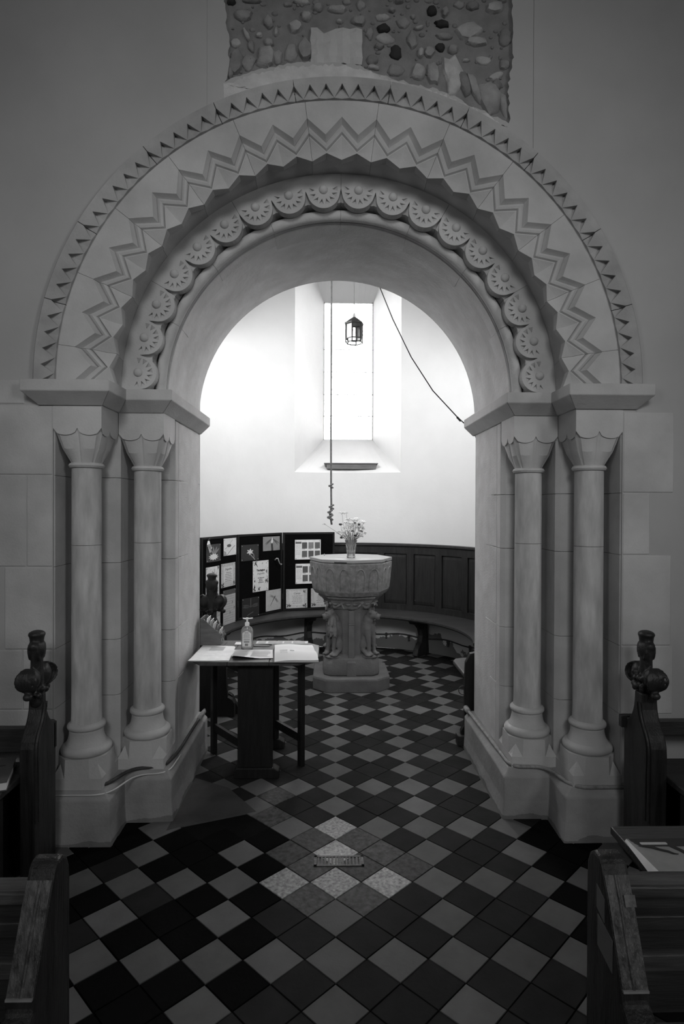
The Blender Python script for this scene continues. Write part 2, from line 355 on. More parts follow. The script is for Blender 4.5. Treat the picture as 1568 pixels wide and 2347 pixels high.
# carved re-used block above the crown: stepped outline with two rows of star-cut squares
cx, cz, cw, ch = -.027, 3.81, .248, .172
rowsx = 9; rowsz = 7; b = MB(); rows = []
for j in range(rowsz):
    r = []
    for i in range(rowsx):
        u, v = i / (rowsx - 1), j / (rowsz - 1)
        d = .020 if (i % 2 == 0 and j % 2 == 0) else (.0 if (i % 2 == 1 and j % 2 == 1) else (.009 if (i + j) % 4 == 1 else .013))
        zz = cz - ch / 2 + ch * v + (0 if j < rowsz - 1 else (-.022 if i in (2, 3) else 0))
        r.append((cx - cw / 2 + cw * u + random.uniform(-.004, .004), WY - .006 + d, zz + random.uniform(-.003, .003)))
    rows.append(r)
b.grid(rows)
edge = rows[0] + [r[-1] for r in rows[1:]] + rows[-1][::-1][1:] + [r[0] for r in rows[::-1]][1:-1]
b.add([p for p in edge] + [(p[0], WY + .04, p[2]) for p in edge], [(i, (i + 1) % len(edge), len(edge) + (i + 1) % len(edge), len(edge) + i) for i in range(len(edge))])
o = b.build('carved_block', CARVED, wall); o['label'] = 'pale re-used stone carved with star-cut squares'
# ashlar quoins that show beside the columns
def ashlar(x0, z0, x1, z1, m=STONE):
    MB().box(x0 + .002, WY - .004, z0 + .002, x1 - .002, WY + .09, z1 - .002).build('ashlar_block', m, wall, bevel=.004, seg=1)
for q in ((-1.9, 2.083, -1.495, 2.2), (-1.9, 1.748, -XW, 2.08), (-1.9, 1.312, -1.491, 1.748), (-1.491, 1.312, -XW, 1.748), (-1.595, .918, -XW, 1.312), (-1.509, .632, -XW, .918), (-1.9, .632, -1.509, .918), (-1.9, .26, -XW, .632),
          (XW, 1.676, 1.619, 2.068), (XW, 1.375, 1.504, 1.676), (XW, .933, 1.610, 1.375), (XW, .60, 1.622, .933), (XW, .26, 1.5, .60)): ashlar(*q)
for nm, q in (('wall_left', (-3.7, -7, 0, -3.6, 2.9, 5.6)), ('wall_right', (3.6, -7, 0, 3.7, 2.9, 5.6)), ('wall_front', (-3.7, -7.1, 0, 3.7, -7, 5.6)), ('ceiling', (-3.7, -7.1, 5.6, 3.7, 3.5, 5.7)), ('ceiling_tower', (-3.7, 3.5, 5.6, 3.7, 8.2, 5.7))):
    struct(MB().box(*q).build(nm, CEILW if nm == 'ceiling' else PLASTER))
# unseen window frames added to account for the nave lamps; walls stay closed
def added_frame(name, c, u, w, h):
    c = Vector(c); u = Vector(u); b = MB(); n = u.cross(Vector((0, 0, 1)))
    for s in (-1, 1):
        b.obox(c + s * u * (w / 2 + .05), u * .05, n * .05, Vector((0, 0, h / 2 + .1)))
        b.obox(c + Vector((0, 0, s * (h / 2 + .05))), u * (w / 2), n * .05, Vector((0, 0, .05)))
    struct(b.build(name, STONE))
added_frame('added_frame_2', (0, -6.95, 3.3), (1, 0, 0), 2.2, 2.6)
added_frame('added_frame_3', (-3.55, -1.6, 3.0), (0, 1, 0), 1.0, 1.8)
added_frame('added_frame_4', (3.55, -1.6, 3.0), (0, 1, 0), 1.0, 1.8)

# ------------------------------------------------------------------ tower: round wall, west window, floor
TC = (.10, 5.35); TR = 1.56
def tp(ang, r, z): return (TC[0] + r * sin(ang), TC[1] + r * cos(ang), z)   # ang from the far side, clockwise
aL, aR = asin(-.548 / TR), asin(.654 / TR)
angs = sorted(set([aL, aR] + [aL + (aR - aL) * k / 10 for k in range(1, 10)] + [aL - k * (pi - .35) / 26 for k in range(1, 25)] + [aR + k * (pi - .4) / 26 for k in range(1, 25)]))
zs = [0, .25, .5, 1.2, 2.0, 2.6, 3.2, 3.8, 4.95, 5.6]
b = MB()
idx = {}
for a in angs:
    for z in zs: idx[(a, z)] = len(b.v); b.v.append(tp(a, TR, z))
for i in range(len(angs) - 1):
    for j in range(len(zs) - 1):
        am = (angs[i] + angs[i + 1]) / 2
        if aL < am < aR and 2.0 <= zs[j] < 4.95: continue
        if TC[1] + TR * cos(am) < 4.02 or (TC[1] + TR * cos(am) < 4.6 and abs(TC[0] + TR * sin(am)) < .962): continue
        b.f.append((idx[(angs[i], zs[j])], idx[(angs[i + 1], zs[j])], idx[(angs[i + 1], zs[j + 1])], idx[(angs[i], zs[j + 1])]))
for sx in (-1, 1):     # short returns that tie the round wall to the back of the arch
    xe = sx * .962; ye = TC[1] - sqrt(TR ** 2 - (xe - TC[0]) ** 2) + .012
    b.add([(xe, 3.99, 0), (xe, ye, 0), (xe, ye, 5.6), (xe, 3.99, 5.6)], [(0, 1, 2, 3)])
tw = struct(b.build('wall_tower', TPLASTER, smooth=60))
# splayed embrasure
OY = 7.75; ox0, ox1, oz0, oz1 = -.134, .509, 2.47, 4.25
pL = lambda z: tp(aL, TR, z); pR = lambda z: tp(aR, TR, z)
b = MB()
xs = [aL + (aR - aL) * k / 10 for k in range(11)]
b.grid([[tp(a, TR, 2.0) for a in xs], [(ox0 + (ox1 - ox0) * k / 10, OY, oz0) for k in range(11)]])
b.grid([[tp(a, TR, 4.95) for a in xs], [(ox0 + (ox1 - ox0) * k / 10, OY, oz1) for k in range(11)]])
b.grid([[pL(z) for z in (2.0, 3.2, 4.95)], [(ox0, OY, z) for z in (oz0, 3.2, oz1)]])
b.grid([[pR(z) for z in (2.0, 3.2, 4.95)], [(ox1, OY, z) for z in (oz0, 3.2, oz1)]])
b.add([(ox0, OY, oz0), (ox1, OY, oz0), (ox1, OY, oz1), (ox0, OY, oz1), (ox0, OY + .1, oz0), (ox1, OY + .1, oz0), (ox1, OY + .1, oz1), (ox0, OY + .1, oz1)],
      [(0, 1, 5, 4), (1, 2, 6, 5), (2, 3, 7, 6), (3, 0, 4, 7)])
b.build('window_reveal', TPLASTER, tw)
win = MB(); fw_ = .012
for q in ((ox0, OY + .02, oz0, ox0 + fw_, OY + .06, oz1), (ox1 - fw_, OY + .02, oz0, ox1, OY + .06, oz1), (ox0, OY + .02, oz0, ox1, OY + .06, oz0 + fw_), (ox0, OY + .02, oz1 - fw_, ox1, OY + .06, oz1)): win.box(*q)
win = struct(win.build('window_1', TPLASTER))
MB().box(ox0, OY + .038, oz0, ox1, OY + .042, oz1).build('pane', WGLASS, win)
b = MB(); d = .118
for k in range(-16, 22):
    for s in (-1, 1):
        x = ox0 + k * d; p = []
        za, zb = oz0, oz1
        xa, xb = x, x + s * (zb - za) * .72
        # clip to the light
        t0, t1 = 0, 1
        for lim, sg in ((ox0, 1), (ox1, -1)):
            da, db = sg * (xa - lim), sg * (xb - lim)
            if da < 0 and db < 0: t0 = 2
            elif da < 0: t0 = max(t0, da / (da - db))
            elif db < 0: t1 = min(t1, da / (da - db))
        if t0 < t1: b.tube([(xa + (xb - xa) * t, OY + .033, za + (zb - za) * t) for t in (t0, t1)], .0028, 4)
lt = b.build('lead_lattice', LEADM, win); lt['kind'] = 'stuff'
for z in (2.78, 3.06, 3.35, 3.64):
    MB().tube([(ox0, OY + .02, z), (ox1, OY + .02, z)], .005, 6).build('saddle_bar', LEADM, win)
# nave/tower floor: every tile that can be told apart is a part
HALF = .0765
flo = MB().box(-3.7, -7, -.1, 3.7, 7.2, -.004).build('floor', GROUT); struct(flo)
def tile_mesh(nm, m):
    b = MB(); h = HALF - .0009; t = HALF - .0022
    b.loft([[(-h, -h, -.02), (h, -h, -.02), (h, h, -.02), (-h, h, -.02)], [(-h, -h, -.0016), (h, -h, -.0016), (h, h, -.0016), (-h, h, -.0016)], [(-t, -t, 0), (t, -t, 0), (t, t, 0), (-t, t, 0)]])
    me = bpy.data.meshes.new(nm); me.from_pydata(b.v, [], b.f); me.materials.append(m)
    bm = bmesh.new(); bm.from_mesh(me); bmesh.ops.recalc_face_normals(bm, faces=bm.faces); bm.to_mesh(me); bm.free()
    return me
TM = {k: tile_mesh('tile_' + k, m) for k, m in (('l', TL), ('d', TD), ('b', TB), ('w', TW), ('v', TWD))}
ANG = -.0099
DR = (-.004, 2.70)
def in_slab(x, y): return x < -.40 and 2.98 < y < 3.62 and x + (y - 2.98) * .95 < -.42 + .0 and x > -.86
cells = []
D = .2192; X0, Y0 = -.0217, 2.4418
for r2 in range(-40, 42):          # half rows
    for c2 in range(-30, 31):
        if (r2 + c2) % 2 == 0: continue
        # sub-lattice A: integer column, half-integer row
        c, r = c2 / 2, r2 / 2
        if (r2 % 2 != 0):
            k = int(floor(r)); light = (k % 2 == 0) or (int(c) % 2 == 0)
        else: light = False
        rr = r if r <= 4 else 4 + (r - 4) * .9985
        x = X0 + cos(ANG) * c * D - sin(ANG) * rr * D; y = Y0 + sin(ANG) * c * D + cos(ANG) * rr * D
        if y < -1.5 or abs(x) > 3.2: continue
        if y > 4.0 and hypot(x - TC[0], y - TC[1]) > TR + .1: continue
        if 2.95 < y <= 4.0 and abs(x) > .98: continue
        if abs(x - DR[0]) < .115 and abs(y - DR[1]) < .03: pass
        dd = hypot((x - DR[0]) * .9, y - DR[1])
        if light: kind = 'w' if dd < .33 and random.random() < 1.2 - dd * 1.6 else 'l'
        else:
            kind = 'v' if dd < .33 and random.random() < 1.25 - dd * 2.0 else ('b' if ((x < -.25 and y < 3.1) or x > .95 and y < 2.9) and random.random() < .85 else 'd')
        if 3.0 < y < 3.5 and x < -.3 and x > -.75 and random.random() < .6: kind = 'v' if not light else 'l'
        if in_slab(x, y): continue
        vis = (y > 4.0) or (y > 2.8 and abs(x) < .95) or (1.8 < y <= 2.9 and -1.18 < x < 1.2)
        vis = vis and y > 1.75 and not (hypot(x - .147, y - 5.5) < .3) and not (y > 5.75 and abs(x - .05) < .33)
        if y > 4.0: vis = vis and abs(x / y + .02) < .245
        cells.append((not vis, y, x, kind))
cells.sort()
extra = {}
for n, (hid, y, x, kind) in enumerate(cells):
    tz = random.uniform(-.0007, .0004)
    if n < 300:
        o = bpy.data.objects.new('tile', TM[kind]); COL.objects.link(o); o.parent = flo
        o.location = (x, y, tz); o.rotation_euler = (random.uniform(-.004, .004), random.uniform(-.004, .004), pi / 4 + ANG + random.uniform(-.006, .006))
    else:
        b = extra.setdefault(kind, MB()); a = pi / 4 + ANG
        me = TM[kind]
        b.add([(x + v.co.x * cos(a) - v.co.y * sin(a), y + v.co.x * sin(a) + v.co.y * cos(a), v.co.z + tz) for v in me.vertices], [tuple(p.vertices) for p in me.polygons])
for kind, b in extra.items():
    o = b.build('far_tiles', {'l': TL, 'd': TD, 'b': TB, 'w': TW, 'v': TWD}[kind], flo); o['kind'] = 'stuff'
sl = [(-.855, 2.97), (-.80, 3.0), (-.43, 3.15), (-.62, 3.42), (-.84, 3.55)]
o = MB().prism(sl, 2, -.02, .0015).build('floor_slab', SLABM, flo, bevel=.004); o['label'] = 'plain grey cement slab let into the tiles'
# gully grate
g = thing('drain_grate', (DR[0], DR[1], 0), 'small cast iron slotted grate set among the worn tiles', 'grate')
b = MB(); gw, gh = .113, .04
for q in ((-gw, -gh, gw, -gh + .012), (-gw, gh - .012, gw, gh), (-gw, -gh, -gw + .014, gh), (gw - .014, -gh, gw, gh)): b.box(DR[0] + q[0], DR[1] + q[1], -.01, DR[0] + q[2], DR[1] + q[3], .004)
b.build('frame', IRON, g, bevel=.001, seg=1)
for k in range(13):
    x = DR[0] - gw + .016 + k * .0158
    if k in (6,): MB().box(x - .004, DR[1] - .028, -.01, x + .014, DR[1] + .028, .003).build('bar', IRON, g)
    else: MB().box(x, DR[1] - .028, -.01, x + .008, DR[1] + .028, .003).build('bar', IRON, g)
MB().box(DR[0] - .1, DR[1] - .028, -.012, DR[0] + .1, DR[1] + .028, -.003).build('sump', M('pit_black', .002, 1, 0, 5, 0), g)

# ------------------------------------------------------------------ the carved arch
def P(r, th, y): return (r * cos(th), y, ZC + r * sin(th))
arch = thing('carved_arch', (0, WY, ZC), 'round stone arch carved with sawtooth, zigzag and sunflower rings before the tower', 'arch')
arch_gap = .0007
def sweep(prof, t0, t1, n, name, mat, smooth=30, parent=arch):
    e = arch_gap; t0, t1 = t0 - e / prof[0][0] * (1 if t0 > t1 else -1), t1 + e / prof[0][0] * (1 if t0 > t1 else -1)
    return MB().loft([[P(r, t0 + (t1 - t0) * k / n, y) for r, y in prof] for k in range(n + 1)]).build(name, mat, parent, smooth=smooth)
# hood mould: plain band with a row of sawteeth
teeth = [5, 5, 6, 5, 5, 6, 5, 5, 6, 5, 5]; NT = sum(teeth); k0 = 0
TF = 2.842
for cnt in teeth:
    t0, t1 = pi * (1 - k0 / NT), pi * (1 - (k0 + cnt) / NT); e = .0012
    prof = [(1.349, 2.95), (1.349, 2.869), (1.409, 2.874), (1.409, TF), (1.440, TF - .002), (1.453, 2.860), (1.453, 2.95)]
    n = cnt * 2
    b = MB().loft([[P(r, t0 - e + (t1 - t0 + 2 * e) * k / n, y) for r, y in prof] for k in range(n + 1)])
    for q in range(cnt):
        tc = pi * (1 - (k0 + q + .5) / NT); d = pi / NT / 2
        tl, tr = max(min(tc + d, t0 - e), t1 + e), max(min(tc - d, t0 - e), t1 + e)
        A1, A2, TIP = P(1.410, tl, TF), P(1.410, tr, TF), P(1.351, tc, TF + .014)       # face of the tooth
        D1, D2 = P(1.410, tl, 2.872), P(1.410, tr, 2.872)                               # sunk apex of the notch either side
        N1, N2 = P(1.351, tl, TF + .021), P(1.351, tr, TF + .021)
        B0, B1, B2 = P(1.349, tc, 2.872), P(1.349, tl, 2.872), P(1.349, tr, 2.872)
        b.add([A1, A2, TIP, D1, D2, N1, N2, B0, B1, B2], [(0, 1, 2), (0, 2, 3), (1, 4, 2), (3, 2, 5), (4, 6, 2), (5, 2, 7, 8), (2, 6, 9, 7)])
    b.build('hood_stone', STONE_H, arch)
    k0 += cnt
sweep([(1.36, 2.88), (1.36, 3.1), (1.12, 3.1), (1.12, 2.95)], pi, 0, 48, 'joint_fill', JOINT)
# zigzag order
ROWS = [(1.350, 1.350, 2.95, 2.95), (1.350, 1.350, 2.871, 2.871), (1.271, 1.188, 2.870, 2.870), (1.250, 1.164, 2.896, 2.896), (1.238, 1.153, 2.882, 2.882),
        (1.222, 1.140, 2.876, 2.876), (1.206, 1.126, 2.880, 2.880), (1.195, 1.115, 2.894, 2.894), (1.190, 1.111, 2.878, 2.878), (1.182, 1.105, 2.877, 2.877),
        (1.130, 1.1035, 2.899, 2.876), (1.081, 1.102, 2.896, 2.874), (1.081, 1.102, 2.930, 2.926), (1.093, 1.113, 2.931, 2.927), (1.107, 1.107, 3.068, 3.068), (1.350, 1.350, 3.068, 3.068)]
cuts = [-24, -22] + list(range(-18, 0, 4)) + [-2, 2] + list(range(6, 19, 4)) + [22, 24]
for m0, m1 in zip(cuts[:-1], cuts[1:]):
    rings = []
    for m in range(m0, m1 + 1):
        th = pi / 2 - radians(3.75 * m)
        if m == m0: th -= .0006
        if m == m1: th += .0006
        pk = (m % 2 == 0)
        rings.append([P(R[0] if pk else R[1], th, R[2] if pk else R[3]) for R in ROWS])
    MB().loft(rings).build('zigzag_stone', STONE, arch, smooth=28)
# sunflower order: six stones of three discs each
SY = 3.06; DC = 1.017; DRAD = .083
for s in range(6):
    t0, t1 = pi - s * pi / 6, pi - (s + 1) * pi / 6
    g0, g1 = t0 - .0007, t1 + .0007
    out2 = [(1.106 * cos(g0 + (g1 - g0) * k / 14), 1.106 * sin(g0 + (g1 - g0) * k / 14)) for k in range(15)]
    inner = []; holes = []; notch = MB(); bosses = []
    for q in (2, 1, 0):
        tc = t0 - radians(5 + 10 * q); c = (DC * cos(tc), DC * sin(tc)); bc = (1.027 * cos(tc), 1.027 * sin(tc)); bosses.append(bc)
        ed = tc - radians(4.93)
        inner.append((1.030 * cos(ed), 1.030 * sin(ed)))
        for k in range(15):                       # lower rim of the disc, running the other way round
            al = tc + pi + radians(78 - 156 * k / 14)
            inner.append((c[0] + DRAD * cos(al), c[1] + DRAD * sin(al)))
        if q == 0: inner.append((1.030 * cos(g0), 1.030 * sin(g0)))
        for k in range(8):
            al = tc + pi + radians(-91 + 26 * k)
            ap = (bc[0] + .045 * cos(al), bc[1] + .045 * sin(al))
            b1 = (bc[0] + .074 * cos(al - .172), bc[1] + .074 * sin(al - .172)); b2 = (bc[0] + .074 * cos(al + .172), bc[1] + .074 * sin(al + .172))
            holes.append([ap, b1, b2])
            f3 = lambda p, y: (p[0], y, ZC + p[1])
            md = (ap[0] * .8 + (b1[0] + b2[0]) * .1, ap[1] * .8 + (b1[1] + b2[1]) * .1)
            notch.add([f3(ap, SY), f3(b1, SY), f3(b2, SY), f3(md, SY + .016)], [(0, 1, 3), (0, 3, 2), (1, 2, 3)])
    inner[0] = (1.030 * cos(g1), 1.030 * sin(g1))
    # the outline runs along the outer arc from g0 to g1, then back along the scallops
    poly = [(p[0], ZC + p[1]) for p in out2 + inner]
    hs = [[(p[0], ZC + p[1]) for p in h] for h in holes]
    b = MB()
    loops = [poly] + hs
    tri = tessellate_polygon([[Vector((p[0], p[1], 0)) for p in l] for l in loops]); flat = [p for l in loops for p in l]
    b.add([(p[0], SY, p[1]) for p in flat], [tuple(t) for t in tri])
    n = len(poly)
    b.add([(p[0], SY, p[1]) for p in poly] + [(p[0], SY + .05, p[1]) for p in poly], [(i, (i + 1) % n, n + (i + 1) % n, n + i) for i in range(n)])
    b.add(notch.v, notch.f)
    # sloping ground below the discs
    rings = []
    for k in range(13):
        th = g0 + (g1 - g0) * k / 12; ph = ((t0 - th) / radians(10)) % 1; dip = .018 * abs(2 * ph - 1) ** 1.0
        rings.append([P(1.05, th, 3.078), P(.956 + dip, th, 3.088), P(.957 + dip, th, 3.120), P(.958, th, 3.2), P(1.106, th, 3.2), P(1.106, th, 3.078)])
    b.loft(rings)
    st = b.build('flower_stone', STONE, arch)
    for bc in bosses:
        MB().ell((bc[0], SY + .004, ZC + bc[1]), (.0235, .021, .0235)).build('boss', STONE, st, smooth=180)
# roll moulding
for s in range(8):
    prof = [(.931 + .027 * cos(radians(a)), 3.142 + .027 * sin(radians(a))) for a in range(60, -241, -25)] + [(.912, 3.163), (.906, 3.167), (.9055, 3.1785), (.97, 3.1785)]
    sweep(prof, pi - s * pi / 8, pi - (s + 1) * pi / 8, 8, 'roll_stone', STONE_R, 35)
# soffit: long and short stones at both edges, plaster between
for s in range(8):
    L = 3.285 + (.055 if s % 2 else 0) + random.uniform(-.012, .012)
    sweep([(.900, 3.18), (.902, L), (.97, L), (.97, 3.18)], pi - s * pi / 8, pi - (s + 1) * pi / 8, 7, 'soffit_stone', STONE_R, 30)
for s in range(9):
    L = 3.80 - (.05 if s % 2 else 0) + random.uniform(-.02, .02)
    sweep([(.913, L), (.917, 4.0), (.99, 4.0), (.99, L)], pi - s * pi / 9, pi - (s + 1) * pi / 9, 6, 'soffit_stone', STONE_R, 30)
o = sweep([(.9045, 3.2), (.915, 3.98), (.99, 3.98), (.99, 3.2)], pi, 0, 60, 'soffit_plaster', M('soffit_render', .56, .95, .14, 7, .2, 40, spec=.1, stain=.15), 30)
o['label'] = 'rough rendered band between the stones of the soffit'
# jambs and nooks, course by course
ZS = [.245, .62, .915, 1.31, 1.675, 1.745, 2.079]
for sgn in (-1, 1):
    mir = lambda poly: [(sgn * -x, y) for x, y in poly]
    zz = [.245, .632, .918, 1.312, 1.748, 2.079] if sgn < 0 else [.245, .60, .933, 1.375, 1.676, 2.079]
    for i in range(5):
        z0, z1 = zz[i] + .0012, zz[i + 1] - .0012
        A = [(-1.372, 2.884), (-1.362, 2.894), (-1.362, 3.10), (-1.152, 3.10), (-1.13, 3.122), (-1.13, 3.16), (-1.5, 3.16), (-1.5, 2.884)]
        MB().prism(mir(A), 2, z0, z1).build('nook_stone', STONE, arch)
        B = [(-1.13, 3.1625), (-1.13, 3.34), (-.934, 3.34), (-.91, 3.362), (-.91, 3.43), (-1.3, 3.43), (-1.3, 3.1625)]
        MB().prism(mir(B), 2, z0, z1).build('nook_stone', STONE, arch)
        L = 3.56 + (.11 if i % 2 else 0)
        MB().box(sgn * .91, 3.432, z0, sgn * 1.0, L - .001, z1).build('jamb_stone', STONE_R, arch, bevel=.003, seg=1)
        R = 3.80 - (.07 if i % 2 else 0)
        MB().box(sgn * (.914 if sgn < 0 else .926), R + .001, z0 + .03 * (i % 2), sgn * 1.0, 4.0, z1).build('jamb_stone', STONE_R, arch, bevel=.003, seg=1)
    MB().box(sgn * .9125, 3.5, .245, sgn * 1.0, 3.95, 2.08).build('jamb_plaster', STONE_R, arch)
# ------------------------------------------------------------------ imposts, plinths
def stepped(rows, name, mat, parent, k0, k1, bevel=0):    # rows: list of (polyline, z) from top to bottom; one block of the run
    b = MB()
    lines = [[(p[0], p[1], z) for p in pl[k0:k1 + 1]] for pl, z in rows]
    n = len(lines[0])
    for a, c in zip(lines[:-1], lines[1:]):
        b.add(a + c, [(i, i + 1, n + i + 1, n + i) for i in range(n - 1)])
    top, bot = lines[0], lines[-1]
    # inner side
    back = lambda pl, z: [(p[0], p[1], z) for p in pl]
    return b
def impost(sgn, label):
    t = thing('impost', (sgn * 1.2, 2.9, 2.14), label, 'impost', 'stepped imposts of the arch')
    top = [(-1.484, 2.885), (-1.484, 2.80), (-1.074, 2.80), (-1.074, 3.03), (-.846, 3.03), (-.846, 4.0)]
    bot = [(-1.43, 2.885), (-1.43, 2.868), (-1.128, 2.868), (-1.128, 3.095), (-.905, 3.095), (-.905, 4.0)]
    inn = [(-1.40, 2.90), (-1.40, 2.95), (-1.20, 2.95), (-1.20, 3.15), (-.97, 3.15), (-.97, 4.0)]
    for k0, k1 in ((0, 2), (2, 3), (3, 4), (4, 5)):
        rings = []
        for k in range(k0, k1 + 1):
            def q(pl, z): return (-sgn * pl[k][0], pl[k][1], z)
            rings.append([q(top, 2.189), q(top, 2.136), q(bot, 2.080), q(inn, 2.080), q(inn, 2.189)])
        if k0 == 2:   # merge the short return into the outer block's neighbour
            pass
        MB().loft(rings).build('impost_stone', STONE, t, bevel=.0025, seg=1)
    return t
impost(-1, 'stepped stone impost block on the left, streaked with damp stains')
impost(1, 'stepped stone impost block on the right, where the dark cord is tied')
def plinth(sgn, label):
    t = thing('plinth', (sgn * 1.2, 2.9, 0), label, 'plinth', 'rendered plinths under the columns')
    out = [(-1.80, 2.84), (-1.084, 2.84), (-1.088, 3.066), (-.853, 3.066), (-.853, 3.975)]
    tp_ = [(-1.80, 2.872), (-1.118, 2.872), (-1.12, 3.10), (-.885, 3.10), (-.885, 3.975)]
    inn = [(-1.80, 3.0), (-1.30, 3.0), (-1.30, 3.2), (-.98, 3.25), (-.98, 3.975)]
    rings = []
    for k in range(5):
        fl = .012 if k in (1, 2, 3) else .006
        o_ = (out[k][0] + (fl if k else 0), out[k][1] - (fl if k < 4 else 0))
        rings.append([(-sgn * o_[0], o_[1], -.01), (-sgn * out[k][0], out[k][1], .09), (-sgn * out[k][0], out[k][1], .212), (-sgn * tp_[k][0], tp_[k][1], .248), (-sgn * inn[k][0], inn[k][1], .248), (-sgn * inn[k][0], inn[k][1], -.01)])
    MB().loft(rings).build('base_block', PLINTHM, t, bevel=.006)
    return t
plinth(-1, 'chipped grey rendered plinth below the left columns, edged by a white cable')
plinth(1, 'grey rendered plinth below the right columns, with a pipe along its edge')
def rounded(path, r=.04, n=5):
    out = [path[0]]
    for i in range(1, len(path) - 1):
        a, p, c = Vector(path[i - 1]), Vector(path[i]), Vector(path[i + 1])
        ra = min(r, (a - p).length / 2, (c - p).length / 2); u = (a - p).normalized() * ra; v = (c - p).normalized() * ra
        for k in range(n + 1):
            t = k / n; out.append(tuple((1 - t) ** 2 * (p + u) + 2 * t * (1 - t) * p + t * t * (p + v)))
    return out + [path[-1]]
pp = rounded([(1.80, 2.862, .253), (1.135, 2.862, .253), (1.075, 3.085, .258), (.895, 3.085, .258), (.868, 3.96, .262)], .07)
pt = thing('heating_pipe', (1.3, 2.862, .245), 'painted pipe running along the right plinth under the columns', 'pipe')
MB().tube(pp, .0095, 10).build('pipe_run', PIPE, pt, smooth=180)
MB().caps((.866, 3.93, .262), (.866, 3.985, .262), .018, .018, 12).build('pipe_elbow', PIPE, pt, smooth=180)
cp = rounded([(-1.80, 2.848, .236), (-1.10, 2.848, .236), (-1.03, 3.072, .236), (-.874, 3.074, .236), (-.858, 3.3, .25), (-.862, 3.96, .25)], .08)
ct = thing('white_cable', (-1.3, 2.848, .23), 'thin white cable clipped along the left plinth edge', 'cable')
MB().tube(cp[:-4], .0042, 8).build('cable_run', CABLE, ct, smooth=180)
cp2 = rounded([(-1.80, 2.885, .254), (-1.14, 2.885, .254), (-1.06, 3.10, .256), (-.905, 3.105, .256), (-.875, 3.3, .258), (-.872, 3.97, .262)], .08)
c2 = thing('dark_pipe', (-1.3, 2.885, .245), 'dark pipe lying behind the white cable on the left plinth', 'pipe')
MB().tube(cp2, .009, 8).build('pipe_run', M('dark_pipe', .05, .6, .4, 30, .3, 60), c2, smooth=180)
MB().caps((-.872, 3.80, .262), (-.868, 3.93, .262), .0145, .0145, 10).build('pipe_sleeve', PIPE, c2, smooth=180)

# ------------------------------------------------------------------ nook columns
def column(cx, cy, label):
    t = thing('column', (cx, cy, .248), label, 'column', 'columns in the jambs of the arch')
    c = (cx, cy); a = .1145
    # sub-base: octagonal above, square below, with a broach at each corner
    def oct_(h, k, z):   # square of half size h whose corners are cut back by k
        p = []
        for sx, sy in ((1, 1), (-1, 1), (-1, -1), (1, -1)):
            q = [(cx + sx * h, cy + sy * (h - k), z), (cx + sx * (h - k), cy + sy * h, z)]
            p += q if sx * sy > 0 else q[::-1]
        return p
    sbm = MB().loft([oct_(.118, .0008, .248), oct_(.118, .0008, .302)]).loft([oct_(.1175, .058, .302), oct_(.116, .060, .392)])
    for sx in (-1, 1):
        for sy in (-1, 1):
            h = .118; k = .058
            sbm.add([(cx + sx * h, cy + sy * h, .302), (cx + sx * h, cy + sy * (h - k), .302), (cx + sx * (h - k), cy + sy * h, .302), (cx + sx * (h - k / 2 - .0005), cy + sy * (h - k / 2 - .0005), .362)], [(0, 1, 3), (0, 2, 3), (1, 2, 3), (0, 1, 2)])
    sbm.build('sub_base', STONE, t)
    prof = [(.098, .386)]
    prof += [(.100 + .020 * cos(radians(q)), .412 + .022 * sin(radians(q))) for q in range(-80, 81, 20)]
    prof += [(.097, .436), (.093, .446), (.086, .460), (.0815, .480), (.080, .497), (.081, .506)]
    prof += [(.078 + .012 * cos(radians(q)), .522 + .0145 * sin(radians(q))) for q in range(-80, 81, 20)] + [(.073, .541)]
    MB().lathe(prof, c, 32).build('base', STONE, t, smooth=40)
    MB().lathe([(.0725, .538), (.0705, .60), (.0700, 1.0), (.0698, 1.41)], c, 32).build('shaft', STONE_V, t, smooth=60)
    MB().lathe([(.0698, 1.412), (.0695, 1.795)], c, 32).build('shaft', STONE_V, t, smooth=60)
    MB().lathe([(.069, 1.786), (.078, 1.790), (.084, 1.800), (.078, 1.811), (.070, 1.814)], c, 32).build('necking', STONE_R, t, smooth=30)
    # scalloped capital: two lobes to each face, cut off by the square block
    N = 64; R0 = []; R1 = []; R2a = []; R2 = []; R3 = []; R4 = []
    for i in range(N):
        ph = 2 * pi * i / N + pi / 4
        q = 1 / max(abs(cos(ph)), abs(sin(ph)))
        fx, fy = cos(ph) * q, sin(ph) * q                        # on the unit square
        u = fy if abs(fx) > abs(fy) else fx
        lob = sqrt(max(0, .25 - (abs(u) - .5) ** 2)) / .5
        zc = 1.974 - .034 * lob
        R0.append((cx + .070 * cos(ph), cy + .070 * sin(ph), 1.812))
        bulge = .009 * lob - .003
        mx, my = (.070 * cos(ph) + a * fx) / 2, (.070 * sin(ph) + a * fy) / 2
        R1.append((cx + mx + bulge * cos(ph), cy + my + bulge * sin(ph), (1.812 + zc) / 2))
        R2a.append((cx + (a - .007) * fx, cy + (a - .007) * fy, zc - .0005)); R2.append((cx + a * fx, cy + a * fy, zc)); R3.append((cx + a * fx, cy + a * fy, 2.02)); R4.append((cx + a * fx, cy + a * fy, 2.081))
    MB().loft([R0, R1, R2a, R2, R3, R4]).build('capital', STONE, t, smooth=14)
    return t
column(-1.252, 2.992, 'stone column with scalloped capital, outermost in the left jamb')
column(-1.020, 3.216, 'stone column with scalloped capital, inner one in the left jamb beside the table')
column(1.020, 3.216, 'stone column with scalloped capital, inner one in the right jamb')
column(1.252, 2.992, 'stone column with scalloped capital, outermost in the right jamb')

